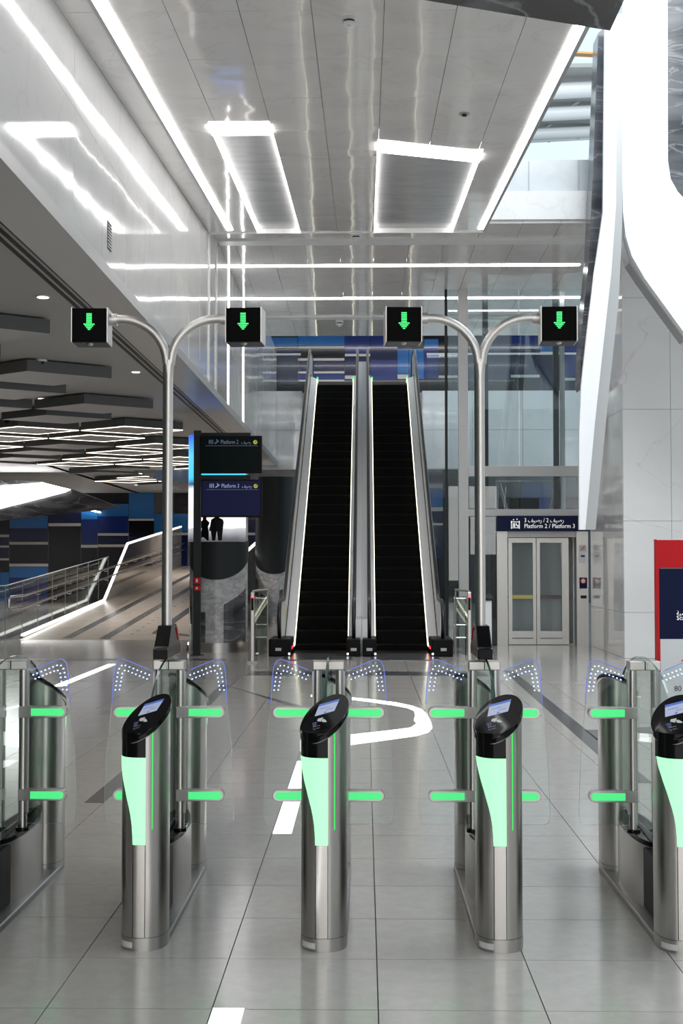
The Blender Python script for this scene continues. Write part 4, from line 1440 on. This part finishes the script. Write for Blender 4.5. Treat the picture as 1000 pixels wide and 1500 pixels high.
def reader_post():
    """Post with its slanted reader head facing -y; origin on the floor at its centre."""
    p = empty('reader_post')
    r1 = ring(1.0)
    MB().loft([[(x, y, 0.05) for x, y in r1], [(x, y, 0.437) for x, y in r1], [(x, y, plane_z(x, y) - 0.026) for x, y in r1]]).build('shell', 'steel', p, 40)
    rb = ring(1.012)
    MB().loft([[(x, y, 0.0) for x, y in rb], [(x, y, 0.052) for x, y in rb]]).build('base_ring', 'steel', p, 40)
    rk = ring(0.99)
    MB().loft([[(x, y, 0.050) for x, y in rk], [(x * 1.016, y * 1.016, 0.0545) for x, y in rk]]).build('base_seam', 'blackm', p, 40)
    # black collar and green light on the front-left
    xr = 0.0185
    surf_patch(MB(), [(0.795, -0.0965, xr), (0.84, -0.0965, xr), (0.90, -0.0965, xr)], 0.0005, 0.003, 16).build('black_collar', 'black', p, 40)
    ed = [(0.797, -0.0945), (0.76, -0.0915), (0.73, -0.0855), (0.70, -0.079), (0.66, -0.068), (0.63, -0.0605), (0.59, -0.0500), (0.56, -0.0435), (0.52, -0.0375), (0.48, -0.0345), (0.437, -0.0325)]
    surf_patch(MB(), [(z, x, xr) for z, x in ed], 0.0005, 0.0035, 16).build('light_panel', 'green', p, 40)
    # front strip below the light, its two seams and the lit seam on the right
    surf_patch(MB(), [(0.056, -0.030, 0.0165), (0.435, -0.030, 0.0165)], 0.0004, 0.0022, 6).build('front_strip', 'chrome', p, 40)
    surf_patch(MB(), [(0.056, -0.0335, -0.0308), (0.435, -0.0335, -0.0308)], 0.0002, 0.0012, 2).build('seam', 'blackm', p)
    surf_patch(MB(), [(0.056, 0.0172, 0.0195), (0.435, 0.0172, 0.0195)], 0.0002, 0.0012, 2).build('seam', 'blackm', p)
    surf_patch(MB(), [(0.50, 0.044, 0.0475), (0.905, 0.044, 0.0475)], 0.0003, 0.0016, 2).build('lit_seam', 'green_line', p)
    # label on the base
    surf_patch(MB(), [(0.012, -0.088, -0.034), (0.036, -0.088, -0.034)], 0.0014, 0.0024, 8).build('label', 'white_sign', p)
    # head
    r2, r3 = ring(1.075, PN=2.0), ring(1.05, PN=2.0)
    MB().loft([[(x, y, plane_z(x, y) - 0.027) for x, y in r3], [(x, y, plane_z(x, y) - 0.021) for x, y in r2]]).build('head_rim', 'chrome', p, 40)
    r4 = ring(1.05, PN=2.0)
    MB().loft([[(x, y, plane_z(x, y) - 0.021) for x, y in r2], [(x, y, plane_z(x, y) - 0.003) for x, y in r2], [(x, y, plane_z(x, y)) for x, y in r4]]).build('reader_head', 'black', p, 30)

    def quad(pts, lift, th=0.0012):
        a = [disc_pt(x, y, lift) for x, y in pts]
        n = len(a)
        return a, n

    def plate(name, pts, mat, lift=0.0004, th=0.0012):
        m_ = MB()
        m_.loft([[disc_pt(x, y, lift) for x, y in pts], [disc_pt(x, y, lift + th) for x, y in pts]])
        return m_.build(name, mat, p)
    TL, TR, BR, BL = Vector((-8.7, -15.5)), Vector((22, -24)), Vector((14.5, -6.5)), Vector((-14.4, 1.5))

    def bil(u, v):
        q = (TL * (1 - u) + TR * u) * (1 - v) + (BL * (1 - u) + BR * u) * v
        return (q.x, q.y)
    plate('screen', [bil(0, 0.2), bil(1, 0.2), bil(1, 1), bil(0, 1)], 'rd_white')
    plate('screen_header', [bil(0, 0), bil(1, 0), bil(1, 0.2), bil(0, 0.2)], 'rd_blue')
    for (u0, u1, v) in ((0.12, 0.6, 0.45), (0.5, 0.85, 0.68)):
        plate('screen_line', [bil(u0, v), bil(u1, v), bil(u1, v + 0.05), bil(u0, v + 0.05)], 'rd_grey', 0.0018, 0.0004)
    plate('screen_icon', [bil(0.45, 0.86), bil(0.57, 0.86), bil(0.57, 0.97), bil(0.45, 0.97)], 'rd_blue', 0.0018, 0.0004)
    # card-and-hand symbol
    plate('card_symbol', [(-10.5, 8), (-9, 5.0), (-1.5, 3.2), (-2.8, 6.8), (-4, 7), (-5, 9.2)], 'rd_pale')
    plate('hand_symbol', [(-3.5, 7.5), (-0.5, 5.3), (2.6, 7.3), (4, 9.2), (0.6, 9.7), (-2.8, 9.3)], 'rd_pale')
    for k in range(4):
        plate('wave_symbol', [(-17.5 + k * 0.4, 11.4 + k * 1.6), (-10.5 - k * 0.3, 9.8 + k * 1.6), (-10.5 - k * 0.3, 10.5 + k * 1.6), (-17.5 + k * 0.4, 12.1 + k * 1.6)], 'rd_dimblue')
    v, f, w = text2d('Tag Here', 3.6)
    ex, ey = Vector((0.96, -0.27)), Vector((0.32, -0.95))
    m_ = MB()
    m_.add([disc_pt(*(Vector((-17, 21.5)) + ex * (a * 11.5 / w) + ey * b), 0.0012) for a, b in v], f)
    for k in range(4):
        q = Vector((-16 + k * 2.7, 17.6 - k * 0.75))
        m_.add([disc_pt(*(q), 0.0012), disc_pt(*(q + ex * 2.1), 0.0012), disc_pt(*(q + ex * 2.1 + ey * 0.9), 0.0012), disc_pt(*(q + ey * 0.9), 0.0012)], [(0, 1, 2, 3)])
    m_.build('lettering', 'rd_dim', p)
    return p


M['rd_white'] = lit('reader_screen_white', (0.50, 0.58, 0.80), 0.42)
M['rd_blue'] = lit('reader_screen_blue', (0.08, 0.16, 0.60), 0.5)
M['rd_grey'] = lit('reader_screen_grey', (0.3, 0.35, 0.55), 0.3)
M['rd_pale'] = lit('reader_symbol_pale', (0.60, 0.64, 0.66), 0.35)
M['rd_dimblue'] = lit('reader_symbol_blue', (0.10, 0.13, 0.30), 0.3)
M['rd_dim'] = lit('reader_symbol_dim', (0.35, 0.36, 0.45), 0.2)

FLAP = [(0.072, 0.369), (0.072, 1.075), (0.078, 1.088), (0.10, 1.098), (0.222, 1.148), (0.240, 1.145), (0.254, 1.132), (0.262, 1.11), (0.268, 1.06), (0.276, 0.937), (0.300, 0.70), (0.310, 0.43), (0.307, 0.392), (0.300, 0.376), (0.285, 0.369)]


def polyline_pts(P, n):
    return resample(P, n)


def pane_two_mat(mb, name, axis, parent, edge='glass_edge', face='glass'):
    me = mb.mesh(name)
    me.materials.append(M[face])
    me.materials.append(M[edge])
    for q in me.polygons:
        q.material_index = 0 if abs(q.normal[axis]) > 0.9 else 1
    return put(name, me, parent)


M['flap_edge'] = plain('pale_flap_edge', (0.42, 0.48, 0.50), 0.2)


def ticket_gate():
    g = empty('ticket_gate')
    # plinth
    pl = []
    for k in range(24):
        a = 2 * PI * k / 24
        pl.append((0.100 * math.cos(a), (0.66 if math.sin(a) >= 0 else -0.66) + 0.115 * math.sin(a)))
    MB().loft([[(x, y, 0) for x, y in pl], [(x, y, 0.024) for x, y in pl], [(x * 0.94, y * 0.99, 0.031) for x, y in pl]]).build('plinth', 'steel_dark', g, 40)
    a = reader_post()
    a.location = (0, -0.65, 0)
    a.parent = g
    b = copy_tree(a, g)
    b.location = (0, 0.65, 0)
    b.rotation_euler = (0, 0, PI)
    # drive housing
    hs = []
    for k in range(36):
        t_ = 2 * PI * k / 36
        hs.append((0.078 * math.cos(t_), 0.12 + 0.36 * math.sin(t_)))
    h = MB().loft([[(x, y, 0.03) for x, y in hs], [(x, y, 0.315 + 0.03 * (y + 0.25)) for x, y in hs]]).build('drive_housing', 'steel', g, 40)
    MB().loft([[(x * 0.93, y * 0.96, 0.31 + 0.03 * (y + 0.25)) for x, y in hs], [(x * 0.93, y * 0.96, 0.335 + 0.03 * (y + 0.25)) for x, y in hs]]).build('housing_lid', 'black', h, 40)
    MB().box(-0.045, 0.045, -0.52, -0.16, 0.03, 0.31).build('cable_duct', 'blackm', g, bevel=0.01)  # black filler box standing in for the shadow gap between post and housing
    # twin tubes and cap
    for s in (-1, 1):
        tb = MB().cyl((s * 0.053, 0), 0.0205, 0.34, 1.11, 20).build('tube', 'chrome', g, 40)
        MB().cyl((s * 0.053, 0), 0.032, 0.335, 0.352, 20).build('tube_collar', 'black', tb, 40)
        MB().box(s * 0.072 - 0.006, s * 0.072 + 0.006, -0.012, 0.012, 0.42, 1.09).build('flap_hinge', 'steel_dark', g)
        # glass flap
        poly = [(s * x, z) for x, z in FLAP]
        fl = pane_two_mat(MB().prism_xz(poly, -0.005, 0.005), 'flap', 1, g, 'flap_edge')
        dots = MB()
        for path, n in (([(0.098, 1.073), (0.222, 1.122), (0.238, 1.113), (0.247, 1.09), (0.260, 1.002)], 14), ([(0.108, 1.054), (0.212, 1.096), (0.226, 1.086), (0.230, 1.06), (0.240, 1.003)], 12)):
            for (x, z) in resample(path, n):
                dots.loft([[(s * x + 0.0029 * math.cos(q * PI / 4), yy, z + 0.0029 * math.sin(q * PI / 4)) for q in range(8)] for yy in (-0.0058, 0.0058)])
        tag(dots.build('led_dots', 'blue_dot', fl), kind='stuff')
        MB().tube([(s * x, 0, z + 0.0005) for x, z in FLAP[3:10]], 0.0022, 6).build('edge_glow', 'blue_edge', fl)
        # two lit arms
        for zc in (0.898, 0.506):
            ar = MB()
            pts = [(0.035, zc - 0.027), (0.238, zc - 0.027)]
            for q in range(9):
                t_ = -PI / 2 + PI * q / 8
                pts.append((0.238 + 0.027 * math.cos(t_), zc + 0.027 * math.sin(t_)))
            pts += [(0.238, zc + 0.027), (0.035, zc + 0.027)]
            pts = [p for i, p in enumerate(pts) if i == 0 or (abs(p[0] - pts[i - 1][0]) + abs(p[1] - pts[i - 1][1])) > 1e-5]
            ar.prism_xz([(s * x, z) for x, z in pts], -0.024, 0.024)
            arm = ar.build('arm', 'steel', g, bevel=0.002)
            lp = [(0.095, zc - 0.0175), (0.236, zc - 0.0175)]
            for q in range(1, 8):
                t_ = -PI / 2 + PI * q / 8
                lp.append((0.236 + 0.0175 * math.cos(t_), zc + 0.0175 * math.sin(t_)))
            lp += [(0.236, zc + 0.0175), (0.095, zc + 0.0175)]
            MB().prism_xz([(s * x, z) for x, z in lp], -0.0265, -0.0235).build('arm_light', 'green_arm', arm)
            MB().prism_xz([(s * x, z) for x, z in lp], 0.0235, 0.0265).build('arm_light', 'green_arm', arm)
    cp = MB().box(-0.0745, 0.0745, -0.04, 0.04, 1.10, 1.143).build('cap', 'steel', g, bevel=0.004)
    MB().box(-0.003, 0.003, -0.0405, -0.0395, 1.102, 1.141).build('cap_slot', 'blackm', cp)
    # fixed arched pane along the gate
    prof = []
    for k in range(25):
        y = -0.53 + 1.06 * k / 24
        prof.append((y, 0.90 + 0.262 * math.sqrt(max(0, 1 - (y / 0.575) ** 2))))
    prof = [(-0.53, 0.36)] + prof + [(0.53, 0.36)]
    pane_two_mat(MB().prism_yz(prof, -0.005, 0.005), 'fixed_pane', 0, g, face='glass_fixed')
    return g


gate0 = ticket_gate()
GX = [-1.683, -0.931, -0.172, 0.566, 1.322]
GL = ['ticket gate at the left picture edge, its front post out of view',
      'ticket gate carrying the left signal pole',
      'middle ticket gate in line with the escalators, no pole',
      'ticket gate carrying the right signal pole',
      'ticket gate at the right picture edge before the red and navy panel']
for i in range(5):
    o = gate0 if i == 0 else copy_tree(gate0)
    o.location = (GX[i], 6.22, 0)
    tag(o, GL[i], 'ticket gate', 'row of ticket gates')

# ------------------------------------------------------------------ signal poles
DOT = ['..xxxx..'] * 5 + ['..xxxx..', 'xxxxxxxx', '.xxxxxx.', '..xxxx..', '...xx...']


def signal_pole():
    e = empty('signal_pole')     # origin on top of the gate cap
    prof = [(-0.215, 0.0), (-0.215, 0.048), (-0.185, 0.055), (-0.085, 0.150), (0.085, 0.150), (0.185, 0.055), (0.215, 0.048), (0.215, 0.0), (0.06, 0.0), (0.06, -0.0), (-0.06, 0.0)]
    prof = prof[:8]
    cl = MB().loft([[(-0.034 if z < 0.1 else -0.032, y, z) for y, z in prof], [(0.034 if z < 0.1 else 0.032, y, z) for y, z in prof]]).build('clamp', 'black', e, bevel=0.004)
    for s in (-1, 1):
        MB().prism_yz([(0.05, 0.135), (0.085, 0.135), (0.15, 0.07), (0.12, 0.07)], s * 0.0345 - 0.002, s * 0.0345 + 0.002).build('red_stripe', 'red_sign', cl)
    R_ = 0.0215
    MB().tube([(0, 0, 0.148), (0, 0, 0.8), (0, 0, 1.42)], R_, 20).build('mast', 'pole', e, 60)
    MB().tube([(-0.024, 0.004, 0.148), (-0.024, 0.004, 1.40)], 0.005, 6).build('cable', 'glass_edge', e)
    for s in (-1, 1):
        path = [(0, 0, 1.34), (s * 0.004, 0, 1.40)]
        c_ = (s * 0.235, 1.415)
        for q in range(17):
            a = q / 16 * PI / 2
            path.append((s * (0.235 - 0.225 * math.cos(a)), 0, 1.405 + 0.215 * math.sin(a)))
        path.append((s * 0.31, 0, 1.620))
        MB().tube(path, R_, 16).build('bent_arm', 'pole', e, 60)
        d = empty('arrow_box', (s * 0.37, -0.03, 1.578))
        d.parent = e
        d.rotation_euler = (math.radians(1), 0, math.radians(-3 * s))
        MB().box(-0.0815, 0.0815, -0.064, 0.09, -0.080, 0.080).build('case', 'boxblack', d, bevel=0.003)
        for q in (-1, 1):
            MB().box(q * 0.0845 - 0.002, q * 0.0845 + 0.002, -0.058, 0.10, -0.082, 0.085).build('side_plate', 'pole', d)
        MB().box(-0.080, 0.080, -0.056, 0.095, -0.085, -0.0805).build('bottom_plate', 'charcoal', d)
        MB().tube([(-s * 0.12, 0.03, 0.04), (-s * 0.083, 0.03, 0.04)], 0.03, 16).build('arm_collar', 'pole', d, 50)
        ar = MB()
        for r, row in enumerate(DOT):
            for c, ch in enumerate(row):
                if ch == 'x':
                    x, z = (c - 3.5) * 0.0066, 0.052 - r * 0.0082
                    ar.loft([[(x + 0.0031 * math.cos(q * PI / 3), yy, z + 0.0034 * math.sin(q * PI / 3)) for q in range(6)] for yy in (-0.0665, -0.0635)])
        tag(ar.build('arrow_dots', 'green_dot', d), kind='stuff')
        lens = MB()
        rings = []
        for k in range(5):
            a = k / 4 * PI / 2 * 0.97
            rings.append([(0.016 * math.cos(a) * math.cos(q * PI / 6), -0.03 + 0.016 * math.cos(a) * math.sin(q * PI / 6), -0.084 - 0.012 * math.sin(a)) for q in range(12)])
        lens.loft(rings)
        lens.build('sensor_dome', 'chrome', d, 60)
    return e


sp0 = signal_pole()
for i, (x, lab) in enumerate(((GX[1], 'left forked steel pole with two green arrow boxes'), (GX[3], 'right forked steel pole with two green arrow boxes'))):
    o = sp0 if i == 0 else copy_tree(sp0)
    o.location = (x - 0.012, 6.22, 1.163)
    tag(o, lab, 'signal pole', 'forked arrow poles')

# ------------------------------------------------------------------ ceiling fittings
def smoke(loc, lab, s=1.0, first=None):
    e = empty('smoke_detector', loc)
    MB().cyl((0, 0), 0.062 * s, -0.03 * s, 0.0, 24).build('base', 'white', e, 40)
    MB().cyl((0, 0), 0.045 * s, -0.052 * s, -0.03 * s, 24).build('slots', 'charcoal', e, 40)
    MB().cyl((0, 0), 0.05 * s, -0.066 * s, -0.046 * s, 24, 0.05 * s).build('head', 'white', e, 40)
    MB().cyl((0, 0), 0.022 * s, -0.09 * s, -0.066 * s, 16).build('tip', 'white', e, 40)
    tag(e, lab, 'smoke detector', 'ceiling smoke detectors')


def ceil_pt(x, y):
    p = pt(x, y, Y=10)
    d = p - Vector((0, 0, EYE))
    t_ = (CZ0 - EYE) / (d.z - CS * d.y)
    return Vector((0, 0, EYE)) + d * t_


smoke(ceil_pt(511, 26) + Vector((0, 0, 0.004)), 'white smoke detector on the sloping ceiling at the top of the picture')
smoke(pt(521, 343, Z=LZ), 'white smoke detector at the step between the ceilings', 1.3)
smoke(pt(497, 470, Z=LZ), 'white smoke detector above the escalator heads', 1.4)
sk = empty('sprinkler_plate', ceil_pt(680, 166))
MB().cyl((0, 0), 0.06, -0.012, 0.003, 20).build('rose', 'greytrim', sk, 40)
MB().cyl((0, 0), 0.025, -0.03, -0.012, 12).build('head', 'charcoal', sk, 40)
tag(sk, 'small round sprinkler plate on the sloping ceiling', 'sprinkler')
